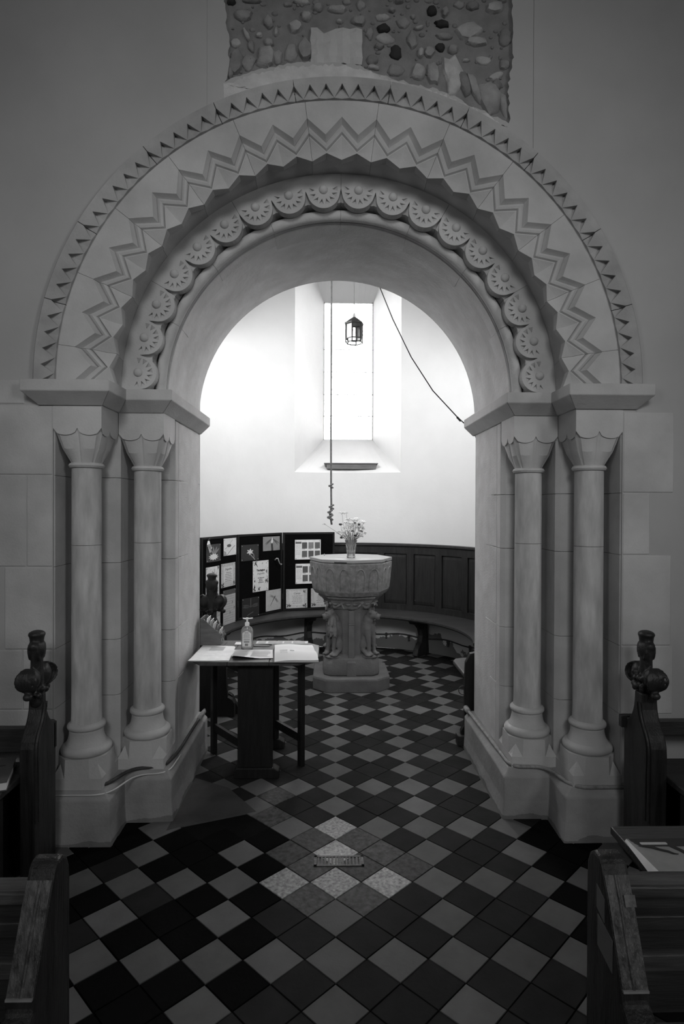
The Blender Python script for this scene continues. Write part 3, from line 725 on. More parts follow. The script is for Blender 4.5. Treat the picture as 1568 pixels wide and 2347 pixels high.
# ------------------------------------------------------------------ tower fittings: dado, bench, pipe
def arcband(b, a0, a1, n, prof):     # prof: list of (r, z), swept round the tower
    rings = [[tp(a0 + (a1 - a0) * k / n, r, z) for r, z in prof] for k in range(n + 1)]
    return b.loft(rings)
A0, A1 = radians(-100), radians(104)
dado = struct(arcband(MB(), A0, A1, 60, [(1.535, .44), (1.535, 1.165), (1.558, 1.165), (1.558, .44)]).build('trim_1', PANELW, smooth=40))
arcband(MB(), A0, A1, 60, [(1.505, 1.172), (1.505, 1.192), (1.515, 1.198), (1.558, 1.198), (1.558, 1.160), (1.520, 1.160)]).build('capping', WOODX, dado, smooth=30)
arcband(MB(), A0, A1, 60, [(1.517, 1.085), (1.517, 1.160), (1.550, 1.160), (1.550, 1.085)]).build('top_rail', PANELW, dado, smooth=30)
arcband(MB(), A0, A1, 60, [(1.517, .45), (1.517, .515), (1.550, .515), (1.550, .45)]).build('bottom_rail', PANELW, dado, smooth=30)
pit = radians(13.1); k = -7
for k in range(-7, 8):
    ac = radians(3.5) + k * pit; hw = radians(1.55)
    arcband(MB(), ac - hw, ac + hw, 3, [(1.515, .515), (1.515, 1.086), (1.552, 1.086), (1.552, .515)]).build('stile', PANELW, dado)
    arcband(MB(), ac + hw + radians(.4), ac + pit - hw - radians(.4), 5, [(1.530, .53), (1.526, .56), (1.526, 1.045), (1.530, 1.072), (1.55, 1.072), (1.55, .53)]).build('panel', PANELW, dado)
bench = thing('curved_bench', (TC[0], 6.45, 0), 'dark curved wooden bench fixed round the tower wall beneath the panelling', 'bench')
arcband(MB(), A0, A1, 60, [(1.115, .418), (1.108, .430), (1.112, .446), (1.125, .452), (1.530, .452), (1.530, .412), (1.13, .412)]).build('seat', WOODX, bench, smooth=35)
for ad in (-69, -15.5, 37, 88):
    a = radians(ad); ta = 1.555
    prof = [(1.16, .412), (1.50, .412), (1.545, .0), (1.30, .0), (1.27, .02), (1.29, .08), (1.36, .15), (1.385, .22), (1.365, .29), (1.30, .345), (1.20, .37)]
    rings = [[(lambda q: (q[0] + s * .028 * cos(a), q[1] - s * .028 * sin(a), q[2]))(tp(a, r, z)) for r, z in prof] for s in (-1, 1)]
    MB().loft(rings).build('bench_bracket', WOOD, bench, bevel=.004, seg=1)
cpipe = thing('skirting_cable', (.9, 6.6, .16), 'thin cable run on clips along the tower wall under the curved bench', 'cable')
path = [tp(radians(q), 1.545, .165 + .012 * sin(q * .31)) for q in range(-60, 92, 3)]
MB().tube(path, .007, 6).build('cable_run', IRON, cpipe, smooth=180)
for q in (14, 19, 29, 47, 58, 72, 84):
    c = Vector(tp(radians(q), 1.54, .16)); MB().ell(c, (.018, .018, .02), n=8, m=6).tube([c, c - Vector((0, 0, .05))], .010, 6).build('clip', IRON, cpipe)

# ------------------------------------------------------------------ folding display board with pinned prints
PTS = [(-1.206, 5.444), (-.974, 6.062), (-.565, 6.611), (.013, 6.768)]
ptop = 1.322; pbot = .455
board = thing('display_board', (-.77, 6.3, pbot), 'black three-panel folding display board standing on the curved bench', 'display board')
FR = []
for k in range(3):
    a, c = Vector((*PTS[k], 0)), Vector((*PTS[k + 1], 0)); t = (c - a).normalized(); L = (c - a).length
    n = Vector((t.y, -t.x, 0)); phi = atan2(t.y, t.x); FR.append((a, t, n, phi, L))
    g = .004
    def pt_(u, d, z): q = a + t * u + n * d; return (q.x, q.y, z)
    def slab(u0, u1, z0, z1, d0, d1):
        return MB().loft([[pt_(u0, d0, z), pt_(u1, d0, z), pt_(u1, d1, z), pt_(u0, d1, z)] for z in (z0, z1)])
    slab(g + .02, L - g - .02, pbot + .02, ptop - .02, -.020, -.003).build('board_panel', BLACKB, board)
    BF = M('board_frame', .008, .5, .2, 10, 0, 10, spec=.35)
    for u0, u1, z0, z1 in ((g, g + .022, pbot, ptop), (L - g - .022, L - g, pbot, ptop), (g + .022, L - g - .022, ptop - .022, ptop), (g + .022, L - g - .022, pbot, pbot + .022)):
        slab(u0, u1, z0, z1, -.024, 0).build('frame_bar', BF, board, bevel=.002, seg=1)
for k in (1, 2):
    a, t, n, phi, L = FR[k]
    for z in (.62, 1.16):
        q = a + n * .004; MB().tube([(q.x, q.y, z - .03), (q.x, q.y, z + .03)], .006, 8).build('hinge', BLKM, board)
def pin_mesh():
    b = MB().lathe([(.0045, 0), (.0045, .003), (.003, .005), (.0005, .0055)], (0, 0), 8)
    b.v = [(x, -z, y) for x, y, z in b.v]
    me = bpy.data.meshes.new('pin'); me.from_pydata(b.v, [], b.f); me.materials.append(M('pin_steel', .35, .3, .05, 10, 0, 10, spec=.6)); return me
PIN = pin_mesh()
def sheet(name, k, u0, z0, u1, z1, tone, label, cat, group, skew=0.0):
    a, t, n, phi, L = FR[k]; w, h = u1 - u0, z1 - z0
    loc = a + t * u0 + n * .0012
    o = MB().box(0, -.0012, 0, w, 0, h).build(name, T(tone), loc=(loc.x, loc.y, z0)); o.rotation_euler = (0, skew, phi)
    tag(o, label, cat, group)
    for px, pz in ((.012, .012), (w - .012, .012), (.012, h - .012), (w - .012, h - .012)):
        p = bpy.data.objects.new('pin', PIN); COL.objects.link(p); p.parent = o; p.location = (px, -.0012, pz)
    return o, w, h
def shape(o, name, poly, tone, w, h, d=.0004):       # poly in 0..1 of the sheet
    P_ = [(p[0] * w, p[1] * h) for p in poly]
    b = MB(); b.prism(P_, 1, -.0012 - d, -.0011)
    q = b.build(name, T(tone)); q.parent = o; return q
def stroke(pts, wd):                                 # tapered stroke outline
    L_, R_ = [], []
    for i, p in enumerate(pts):
        a = Vector(pts[max(i - 1, 0)]); c = Vector(pts[min(i + 1, len(pts) - 1)]); d = (c - a).normalized(); n = Vector((-d.y, d.x))
        q = wd[i] if isinstance(wd, (list, tuple)) else wd
        L_.append((p[0] + n.x * q, p[1] + n.y * q)); R_.append((p[0] - n.x * q, p[1] - n.y * q))
    return L_ + R_[::-1]
def leaf(c, L, wd, ang, n=7):
    out = []
    for i in range(n): s = i / (n - 1); out.append((s * L, wd * sin(pi * s)))
    for i in range(n - 2, 0, -1): s = i / (n - 1); out.append((s * L, -wd * sin(pi * s)))
    ca, sa = cos(ang), sin(ang); return [(c[0] + x * ca - y * sa, c[1] + x * sa + y * ca) for x, y in out]
def lines(o, name, x0, x1, zs_, th, tone, w, h, jitter=.1, center=True):
    b = MB()
    for z in zs_:
        s = (x1 - x0) * random.uniform(0, jitter) * .5; e = s if center else 0
        # each line is broken into word-length dashes
        x = x0 + (s if center else 0)
        while x < x1 - s:
            l = random.uniform(.05, .13); xe = min(x + l, x1 - s)
            b.box(x * w, -.0016, (z - th / 2) * h, xe * w, -.0011, (z + th / 2) * h); x = xe + .018
    q = b.build(name, T(tone)); q.parent = o; return q
def script(o, s, x, z, size, tone, w, h, shear=0, xs=1.0, bold=0):
    return textobj('lettering', s, size * h, T(tone), o, Matrix.Translation((x * w, -.0016, z * h)) @ UPRIGHT, shear=shear, xs=xs, bold=bold)
def border(o, w, h, tone, seed, corners):            # floral border of sprigs and dragonflies
    rr = random.Random(seed); b = MB()
    def put(poly): b.prism([(min(max(p[0], .01), .99) * w, min(max(p[1], .01), .99) * h) for p in poly], 1, -.0015, -.0011)
    for i in range(30):
        s = rr.random()
        side = i % 4
        c = (s, rr.uniform(.03, .07)) if side == 0 else (s, rr.uniform(.90, .95)) if side == 1 else (rr.uniform(.02, .08), s) if side == 2 else (rr.uniform(.90, .96), s)
        put(leaf(c, rr.uniform(.05, .10), .010, rr.uniform(0, 6.28)))
    q = b.build('floral_border', T(tone)); q.parent = o
    b = MB()
    for cx_, cz_, sz in corners:
        for i in range(7): put(leaf((cx_, cz_), sz * rr.uniform(.7, 1.2), sz * .16, i * .9 + rr.random()))
    q = b.build('corner_sprig', T(.07)); q.parent = o
def dragonfly(o, w, h, c, L, ang, body, wing, spread=.9):
    d = Vector((cos(ang), sin(ang))); p = Vector(c)
    for s in (-1, 1):
        for kk in (0, 1): shape(o, 'wing', leaf((p.x + d.x * L * .12 * kk, p.y + d.y * L * .12 * kk), L * .62, L * .085, ang + s * (spread + .45 * kk)), wing, w, h, .0003)
    shape(o, 'body', stroke([tuple(p + d * L * .2), tuple(p + d * L * .1), tuple(p), tuple(p - d * L * .35), tuple(p - d * L * .7)], [.012, .028, .022, .012, .008]), body, w, h, .0005)
GP = 'prints pinned to the display board'
def pos(name, k, box, tone, label, cat='photo'):
    return sheet(name, k, *box, tone, label, cat, GP)
# left panel
o, w, h = pos('photo_print', 0, (.077, 1.088, .327, 1.252), .070, 'dark photo of a ragged white flower, top left of the display board')
shape(o, 'flower', [(.5 + r * cos(t) * .30, .28 + r * sin(t) * .17) for t, r in [(i * 2 * pi / 22, 1 + .22 * (-1) ** i) for i in range(22)]], .78, w, h)
for q in (1.2, 1.75, 2.3, .8): shape(o, 'wing', leaf((.55, .4), .5, .05, q), .20, w, h, .0003)
o, w, h = pos('photo_print', 0, (.383, 1.127, .626, 1.294), .62, 'pale photo of a dragonfly and two dark twigs on the left board panel')
shape(o, 'twig', stroke([(.25, .02), (.45, .2), (.7, .42), (.9, .55)], .012), .10, w, h); shape(o, 'twig', stroke([(.1, .4), (.4, .55), (.55, .75), (.7, .9)], .010), .22, w, h)
shape(o, 'body', [(.42 + .17 * cos(t), .57 + .09 * sin(t)) for t in [i * pi / 6 for i in range(12)]], .12, w, h, .0006)
shape(o, 'shade', [(.0, .0), (.25, .0), (.18, .22), (0, .3)], .3, w, h, .0002)
o, w, h = pos('poster', 0, (.071, .745, .303, 1.043), .58, 'tall pale poster partly hidden by the dark poppyhead finial', 'poster')
lines(o, 'text_lines', .42, .95, [.32, .27, .22, .17, .12], .022, .05, w, h); dragonfly(o, w, h, (.55, .78), .22, 1.5, .15, .35); dragonfly(o, w, h, (.78, .72), .16, 2.2, .15, .35); border(o, w, h, .3, 3, [(.9, .95, .08), (.9, .07, .07)])
o, w, h = pos('poster', 0, (.338, .822, .608, 1.052), .42, 'floral bordered text poster in the middle of the left board panel', 'poster')
shape(o, 'text_panel', [(.18, .22), (.82, .22), (.82, .86), (.18, .86)], .52, w, h, .0002); script(o, 'Dragonflies', .5, .75, .12, .08, w, h, .35)
lines(o, 'text_lines', .27, .75, [.60, .53, .46, .39, .32, .25], .022, .13, w, h, .35); border(o, w, h, .22, 5, [(.12, .1, .14), (.9, .12, .1)])
o, w, h = pos('form_sheet', 0, (.376, .455, .613, .79), .36, 'printed record sheet with a dark heading band, lowest on the left panel', 'poster')
shape(o, 'heading_band', [(.0, .86), (1, .86), (1, 1), (0, 1)], .10, w, h); lines(o, 'text_lines', .08, .9, [.8, .73, .66, .59, .52, .45, .38, .31, .24, .17, .1], .008, .16, w, h, .2, False)
for q in ((.75, .62), (.9, .45), (.55, .33)): dragonfly(o, w, h, q, .1, 1.2, .12, .2)
o, w, h = pos('poster', 0, (.165, .48, .322, .625), .40, 'small text sheet behind the neck of the poppyhead bench end', 'poster')
lines(o, 'text_lines', .5, .95, [.85, .78, .68, .6], .03, .15, w, h)
# white ornament hanging at the top corner
a, t, n, phi, L = FR[0]
orn = thing('paper_ornament', tuple(a + t * .10 + n * .01 + Vector((0, 0, 1.29))), 'white paper bird ornament hanging from the top left board corner', 'ornament')
def bp_(u, d, z): q = a + t * u + n * d; return Vector((q.x, q.y, z))
MB().loft([[bp_(.085, .012, 1.288), bp_(.1, .02, 1.29), bp_(.095, .012, 1.27)], [bp_(.07, .012, 1.255), bp_(.098, .03, 1.262), bp_(.1, .012, 1.245)], [bp_(.135, .014, 1.205), bp_(.15, .02, 1.222), bp_(.15, .014, 1.215)]]).build('wing', PETAL, orn)
MB().loft([[bp_(.075, .014, 1.25), bp_(.1, .03, 1.24), bp_(.095, .014, 1.23)], [bp_(.115, .014, 1.175), bp_(.13, .02, 1.19), bp_(.13, .014, 1.18)]]).build('wing', T(.45), orn)
MB().tube([bp_(.095, .01, 1.288), bp_(.11, .008, 1.305)], .004, 6).ell(bp_(.112, .012, 1.303), .009, n=8, m=6).build('string', BLKM, orn)
# middle panel
o, w, h = pos('photo_print', 1, (.046, 1.048, .303, 1.214), .040, 'dark photo of a small pale star-like flower on the middle panel')
for i in range(6): shape(o, 'petal', leaf((.5, .55), .2, .045, i * 1.05 + .4), .50, w, h)
shape(o, 'stem', stroke([(.5, .42), (.62, .25), (.78, .04)], .014), .32, w, h); shape(o, 'stem', stroke([(.72, .12), (.72, .35), (.62, .5)], .012), .28, w, h)
o, w, h = pos('photo_print', 1, (.368, 1.134, .635, 1.285), .20, 'mid-grey photo of a dragonfly on a stalk, top of the middle panel')
shape(o, 'stalk', stroke([(.55, .0), (.53, .3), (.52, .55)], .055), .05, w, h); shape(o, 'body', stroke([(.52, .5), (.535, .7), (.545, .92)], [.05, .05, .015]), .55, w, h)
for q in (-.75, 3.9, -.95, 4.05): shape(o, 'wing', leaf((.54, .88), .62, .035, q), .12, w, h, .0003)
o, w, h = pos('poster', 1, (.216, .715, .456, 1.037), .56, 'floral Thorington dragonflies title poster at the centre of the board', 'poster')
border(o, w, h, .20, 9, [(.1, .1, .13), (.88, .33, .11), (.16, .93, .07), (.88, .64, .07), (.12, .35, .06), (.4, .08, .09)])
script(o, 'Thorington', .5, .69, .085, .03, w, h, 0, 1.0, .0012); script(o, 'Dragonflies', .5, .58, .085, .16, w, h, .45, .9)
lines(o, 'text_lines', .3, .72, [.44], .02, .05, w, h, .05); lines(o, 'text_lines', .38, .62, [.39, .34], .02, .05, w, h, .05); lines(o, 'text_lines', .33, .68, [.29], .02, .05, w, h, .05)
dragonfly(o, w, h, (.2, .9), .2, 2.4, .05, .2)
o, w, h = pos('photo_print', 1, (.415, .487, .656, .709), .36, 'light photo of a slender damselfly with spread wings on the middle panel')
dragonfly(o, w, h, (.55, .6), .62, .95, .07, .30, 1.6)
o, w, h = pos('photo_print', 1, (.06, .461, .313, .665), .030, 'dark photo of a dragonfly mirrored in water behind the pump bottle')
shape(o, 'stem', stroke([(.5, .5), (.5, .97)], .02), .12, w, h)
for q in (.25, .02, 2.9, 3.12): shape(o, 'wing', leaf((.5, .55), .48, .06, q), .085, w, h, .0003)
shape(o, 'reflection', stroke([(.3, .12), (.48, .2), (.65, .26)], .015), .15, w, h)
a, t, n, phi, L = FR[1]
hk = thing('metal_hook', tuple(a + t * .57 + n * .005 + Vector((0, 0, 1.02))), 'bent metal hook fixed to the middle board panel', 'hook')
b = MB().tube([tuple(a + t * u + n * d + Vector((0, 0, z))) for u, d, z in ((.556, .004, 1.03), (.562, .022, 1.047), (.575, .03, 1.045), (.585, .03, 1.02), (.60, .028, .995), (.625, .026, .975), (.645, .02, .973), (.652, .012, .98))], .006, 8)
b.build('rod', M('hook_steel', .45, .2, .05, 10, 0, 10, spec=.8), hk, smooth=180)
MB().ell(tuple(a + t * .556 + n * .003 + Vector((0, 0, 1.028))), (.012, .012, .012), n=10, m=6).build('fixing', BLKM, hk)
# right panel
for (bx, lab) in (((.138, 1.021, .432, 1.240), 'leaflet with six small photos, upper one on the right board panel'), ((.146, .751, .442, .974), 'leaflet with six small photos, lower one beside the font bowl')):
    o, w, h = pos('photo_leaflet', 2, bx, .60, lab, 'poster')
    for r in range(2):
        for c in range(3):
            x0 = .27 + .25 * c; z0 = .55 - .43 * r
            shape(o, 'small_photo', [(x0, z0), (x0 + .2, z0), (x0 + .2, z0 + .32), (x0, z0 + .32)], (.10, .16, .14, .13, .11, .12)[r * 3 + c], w, h)
            shape(o, 'caption', [(x0, z0 - .04), (x0 + .12, z0 - .04), (x0 + .12, z0 - .015), (x0, z0 - .015)], .25, w, h)
    shape(o, 'heading', [(.02, .80), (.25, .80), (.25, .9), (.02, .9)], .13, w, h); lines(o, 'text_lines', .03, .25, [.72, .66, .6, .54, .45, .39, .33, .27], .018, .35, w, h, .4, False)
for (bx, lab) in (((.040, .484, .281, .696), 'floral bordered text card, lowest on the right board panel'), ((.322, .484, .568, .695), 'floral bordered text card half hidden behind the font stem')):
    o, w, h = pos('text_card', 2, bx, .40, lab, 'poster')
    shape(o, 'text_panel', [(.16, .16), (.84, .16), (.84, .9), (.16, .9)], .46, w, h, .0002); script(o, 'Camp', .5, .77, .15, .1, w, h, .35)
    lines(o, 'text_lines', .25, .78, [.63, .56, .49, .42, .35, .26], .024, .18, w, h, .25); border(o, w, h, .25, 12, [(.12, .14, .13), (.88, .12, .12), (.85, .85, .09)])

# ------------------------------------------------------------------ gate-leg table in the arch
TZ = .70
tb = thing('gateleg_table', (-.48, 3.77, 0), 'small dark wooden gate-leg table beside the left jamb of the arch', 'table')
Yf, Yb = 3.485, 4.06
def ply(pts): return MB().prism(pts, 2, TZ - .022, TZ)
ply([(-.643, Yf), (-.402, Yf), (-.402, Yb), (-.643, Yb)]).build('table_top', TABLEW, tb, bevel=.003, seg=1)
ply([(-.6445, Yf), (-.6445, Yb), (-.76, Yb), (-.882, Yb - .13), (-.882, Yf + .11), (-.80, Yf)]).build('table_leaf', TABLEW, tb, bevel=.003, seg=1)
ply([(-.4005, Yf), (-.4005, Yb), (-.25, Yb), (-.115, Yb - .15), (-.115, Yf + .13), (-.23, Yf)]).build('table_leaf', TABLEW, tb, bevel=.003, seg=1)
for y in (3.565, 4.0):
    MB().box(-.592, y - .012, .05, -.384, y + .012, TZ - .022).build('end_board', DARKW, tb, bevel=.002, seg=1)
    MB().loft([[(x, q, z) for q in (y - .035, y + .035)] + [(x, q, z2) for q, z2 in ((y + .035, z3), (y - .035, z3))] for x, z, z2, z3 in ((-.61, 0, 0, .045), (-.60, 0, 0, .062), (-.375, 0, 0, .062), (-.345, 0, 0, .045))]).build('foot', DARKW, tb, bevel=.004)
MB().box(-.50, 3.577, .12, -.475, 3.988, .17).build('stretcher', DARKW, tb)
def gate(x0, y0, x1, y1):
    d = Vector((x1 - x0, y1 - y0, 0)).normalized(); c0 = Vector((x0, y0, 0)); c1 = Vector((x1, y1, 0))
    n = Vector((-d.y, d.x, 0))
    MB().obox(c1 + Vector((0, 0, .339)), d * .020, n * .016, Vector((0, 0, .339))).build('gate_leg', DARKW, tb, bevel=.003, seg=1)
    MB().obox(c0 + Vector((0, 0, .37)), d * .016, n * .014, Vector((0, 0, .30))).build('gate_post', DARKW, tb, bevel=.002, seg=1)
    for z in (.175, .628): MB().obox((c0 + c1) / 2 + Vector((0, 0, z)), d * (c1 - c0).length / 2, n * .011, Vector((0, 0, .025))).build('gate_rail', DARKW, tb)
gate(-.405, 3.96, -.222, 3.705)
gate(-.565, 3.60, -.797, 3.90)

# things on the table
def paper_stack(name, label, corners, n, tone, cat, z=TZ, lift=0):
    t = thing(name, (corners[0][0], corners[0][1], z), label, cat)
    for k in range(n):
        j = [(random.uniform(-.006, .006), random.uniform(-.006, .006)) for _ in range(4)] if k else [(0, 0)] * 4
        pts = [Vector((c[0] + e[0], c[1] + e[1], z + .0008 + k * .0014)) for c, e in zip(corners, j)]
        N = 6; rows = []
        for a_ in range(N + 1):
            r = []
            for b_ in range(N + 1):
                u, v = a_ / N, b_ / N
                p = pts[0].lerp(pts[1], u).lerp(pts[3].lerp(pts[2], u), v); p.z += lift * (max(0, v - .6) ** 2 * 6 * max(0, 1 - u * 1.5) + .1 * max(0, .3 - abs(v - .5)))
                r.append(tuple(p))
            rows.append(r)
        MB().grid(rows).build('paper_sheet', T(tone), t, smooth=180)
    return t, pts
t, p4 = paper_stack('paper_stack', 'untidy stack of white papers overhanging the left end of the table', [(-.868, 3.90), (-.655, 3.86), (-.640, 3.50), (-.862, 3.478)], 5, .66, 'papers', lift=.006)
b = MB()
for k in range(5): b.box(-.80, 3.83 - k * .022, TZ + .0078, -.71, 3.838 - k * .022, TZ + .0081)
b.build('text_lines', T(.38), t)
t, p4 = paper_stack('notice_sheet', 'printed text sheet lying across the centre of the table', [(-.679, 3.774), (-.405, 3.772), (-.384, 3.562), (-.616, 3.545)], 1, .62, 'papers', z=TZ + .004, lift=.02)
b = MB(); z = TZ + .0085
for cx0, cx1 in ((-.640, -.540), (-.525, -.405)):
    for k in range(16):
        y = 3.585 + k * .0112
        b.box(cx0 + random.uniform(0, .006) - .0 , y, z + .0003, cx1 - random.uniform(0, .02), y + .0055, z + .0006)
b.build('text_lines', T(.38), t)
bk = thing('visitors_book', (-.25, 3.64, TZ), 'thick open visitors book with blank white pages on the right of the table', 'book')
q = [(-.395, 3.795), (-.160, 3.806), (-.112, 3.470), (-.368, 3.472)]
def bl(u, v): return Vector((*q[0], 0)).lerp(Vector((*q[1], 0)), u).lerp(Vector((*q[3], 0)).lerp(Vector((*q[2], 0)), u), v)
N = 10
def pz(u, v): return TZ + .028 + .012 * sin(pi * min(1, abs(v - .45) * 2)) * (1 if v > .45 else .7) - .022 * max(0, (v - .78)) / .22 * (.35 + .65 * (1 - u)) + .004 * sin(u * 5)
top = [[(bl(a_ / N, b_ / N).x, bl(a_ / N, b_ / N).y, pz(a_ / N, b_ / N)) for a_ in range(N + 1)] for b_ in range(N + 1)]
MB().grid(top).build('open_page', PAGE, bk, smooth=180)
per = top[0] + [r[-1] for r in top[1:]] + top[-1][::-1][1:] + [r[0] for r in top[::-1]][1:-1]; m = len(per)
MB().add([(p[0], p[1], p[2] - .0004) for p in per] + [(p[0], p[1], TZ + .003) for p in per], [(i, (i + 1) % m, m + (i + 1) % m, m + i) for i in range(m)]).build('page_block', PAGEE, bk)
MB().prism([(q[0][0] - .004, q[0][1] + .004), (q[1][0] + .004, q[1][1] + .004), (q[2][0] + .004, q[2][1] - .004), (q[3][0] - .004, q[3][1] - .004)], 2, TZ, TZ + .003).build('cover', COVER, bk)
b = MB()
for k in range(5):
    for j in range(3):
        c = bl(.16 + .06 * j, .50 + .07 * k); b.obox((c.x, c.y, pz(.16 + .06 * j, .5 + .07 * k) + .0012), (.006 + .003 * random.random(), 0, 0), (0, .0012, 0), (0, 0, .0003))
c = bl(.42, .66); b.obox((c.x, c.y, pz(.42, .66) + .0025), (.012, -.004, 0), (.0008, .0024, 0), (0, 0, .001))
b.build('handwriting', T(.25), bk)['kind'] = 'stuff'
st = thing('folded_newsletter', (-.36, 3.98, TZ), 'long folded newsletter strip lying along the back of the table', 'papers')
MB().box(-.534, 3.945, TZ, -.192, 4.02, TZ + .004).build('paper_fold', T(.40), st, bevel=.001, seg=1)
b = MB()
for x0, x1, t_ in ((-.52, -.47, .25), (-.455, -.36, .3), (-.35, -.30, .18), (-.29, -.21, .26)): b.box(x0, 3.955, TZ + .004, x1, 4.01, TZ + .0045)
b.build('print_blocks', T(.22), st)
for k, (lab, x0, y0, x1, y1) in enumerate((('dark ballpoint pen lying beside the pump bottle', -.545, 3.905, -.425, 3.915), ('silver ballpoint pen in front of the dark pen', -.54, 3.885, -.44, 3.878))):
    p = thing('pen', ((x0 + x1) / 2, y0, TZ), lab, 'pen', 'pens on the table')
    MB().tube([(x0, y0, TZ + .0045), (x1, y1, TZ + .0045)], .0040, 8).build('barrel', BLKM if k == 0 else M('pen_silver', .4, .3, .1, 10, 0, 10), p, smooth=40)
    MB().tube([(x1, y1, TZ + .0045), (x1 + .014, y1 + (y1 - y0) * .1, TZ + .004)], [.0036, .0008], 8).build('tip', M('pen_silver', .4, .3, .1, 10, 0, 10), p)
lb = thing('card_box', (-.65, 3.95, TZ), 'small white card lying behind the pump bottle', 'card')
MB().box(-.668, 3.915, TZ, -.615, 3.985, TZ + .006).build('card', PAGE, lb, bevel=.001, seg=1)
# pump bottle
bt = thing('pump_bottle', (-.570, 3.83, TZ), 'clear plastic hand sanitiser pump bottle on the table', 'bottle')
bx, by = -.570, 3.80
def oval(rx, ry, z, n=20): return [(bx + rx * cos(2 * pi * i / n), by + ry * sin(2 * pi * i / n), z) for i in range(n)]
shp = [(.030, .016, 0), (.037, .021, .004), (.038, .022, .012), (.038, .022, .075), (.0385, .022, .110), (.037, .021, .126), (.031, .018, .138), (.020, .014, .146), (.0125, .0125, .150), (.0125, .0125, .154)]
MB().loft([oval(a_, b_, TZ + z) for a_, b_, z in shp]).build('bottle_body', BGLASS, bt, smooth=60)
GEL = milky('gel', .96, .10)
MB().loft([oval(a_ - .0015, b_ - .0015, TZ + z + (.001 if k == 0 else 0)) for k, (a_, b_, z) in enumerate(shp[:4])]).build('gel', GEL, bt, smooth=60)
MB().lathe([(.0145, TZ + .150), (.0145, TZ + .168), (.010, TZ + .173), (.0055, TZ + .175), (.0055, TZ + .194)], (bx, by), 18).build('pump_collar', PAGE, bt, smooth=30)
b = MB().lathe([(.010, TZ + .192), (.011, TZ + .197), (.009, TZ + .201)], (bx, by), 14); b.obox((bx + .012, by - .004, TZ + .197), (.024, -.004, .003), (.0008, .0065, 0), (0, 0, .003)); b.obox((bx - .014, by, TZ + .196), (.012, 0, -.001), (0, .007, 0), (0, 0, .0028))
b.build('pump_head', PAGE, bt, smooth=30)
MB().tube([(bx, by, TZ + .15), (bx + .002, by, TZ + .02)], .002, 6).build('dip_tube', PAGE, bt)
lab = MB().grid([[(bx + .0392 * sin(a_), by - .0232 * cos(a_), TZ + z) for a_ in [radians(q) for q in range(-44, 45, 11)]] for z in (.022, .062, .105)]).build('label', T(.5), bt, smooth=180)
lab['label'] = 'grey printed label with arched top'
MB().add([(bx + .0393 * sin(a_) * .98, by - .0232 * cos(a_) - .0003, TZ + .105 + .016 * cos(a_ * 2)) for a_ in [radians(q) for q in range(-44, 45, 11)]] + [(bx + .0393 * sin(a_), by - .0232 * cos(a_), TZ + .105) for a_ in [radians(q) for q in range(-44, 45, 11)]], [(i, i + 1, 9 + i + 1, 9 + i) for i in range(8)]).build('label_arch', T(.5), bt, smooth=180)
b = MB()
for k, (z, hw, th) in enumerate(((.108, .012, .003), (.098, .018, .0012), (.092, .020, .0012), (.086, .017, .0012), (.080, .02, .0012), (.071, .018, .0012), (.066, .02, .0012), (.060, .016, .0012), (.05, .017, .005))): b.box(bx - hw, by - .0240, TZ + z, bx + hw, by - .0236, TZ + z + th)
for k in range(9): b.box(bx - .010 + k * .0022, by - .0240, TZ + .027, bx - .0088 + k * .0022, by - .0236, TZ + .042)
b.build('label_print', T(.10), bt)
# leaflet box
lf = thing('leaflet_box', (-.83, 3.97, TZ), 'dark wooden leaflet box with a sloping side, on the table against the jamb', 'box')
lx0, lx1, ly0, ly1 = -.885, -.752, 3.885, 4.035; th = .008
side = [(lx0, TZ), (lx1, TZ), (lx1, TZ + .075), (lx0 + .02, TZ + .178), (lx0, TZ + .178)]
for y in (ly0, ly1 - th): MB().prism(side, 1, y, y + th).build('side_panel', BOXW, lf, bevel=.001, seg=1)
MB().box(lx1 - th, ly0 + th, TZ, lx1, ly1 - th, TZ + .075).build('front_panel', BOXW, lf); MB().box(lx0, ly0 + th, TZ, lx0 + th, ly1 - th, TZ + .178).build('back_panel', BOXW, lf)
MB().box(lx0, ly0, TZ - .0001, lx1 + .022, ly0 + .14, TZ + .006).build('base', BOXW, lf)
for k, (x, hgt, tone, lab) in enumerate(((-.868, .172, .62, 'white leaflet at the back of the wooden leaflet box'), (-.845, .155, .35, 'grey leaflet second from the back of the leaflet box'), (-.822, .138, .50, 'pale leaflet in the middle of the leaflet box'), (-.797, .120, .16, 'dark patterned leaflet near the front of the box'), (-.775, .098, .45, 'short pale leaflet at the front of the leaflet box'))):
    o = MB().obox((x + hgt * .06, (ly0 + ly1) / 2 - .004 + .004 * (k % 2), TZ + .006 + hgt / 2), (.0022, 0, 0), (0, .056, 0), (hgt * .10, 0, hgt / 2)).build('leaflet', T(tone))
    tag(o, lab, 'leaflet', 'leaflets in the wooden box')
    q = MB().obox((x + hgt * .06 - .0026 + .005, (ly0 + ly1) / 2, TZ + .006 + hgt * .78), (.0003, 0, 0), (0, .04, 0), (hgt * .03, 0, hgt * .14)).build('cover_picture', T(.12 if tone > .3 else .4)); attach(q, o)
gl_ = thing('spectacles', (-.742, 3.87, TZ), 'pair of wire spectacles folded over the front of the leaflet box', 'spectacles')
for s in (0, 1):
    c = Vector((-.748 + .012 * s, 3.90 - .03 * s, TZ + .075 - .03 * s))
    MB().tube([c + Vector((.010 * cos(a_) , -.016 * cos(a_), .014 * sin(a_))) for a_ in [i * 2 * pi / 12 for i in range(13)]], .0014, 5).build('rim', M('pen_silver', .4, .3, .1, 10, 0, 10), gl_)
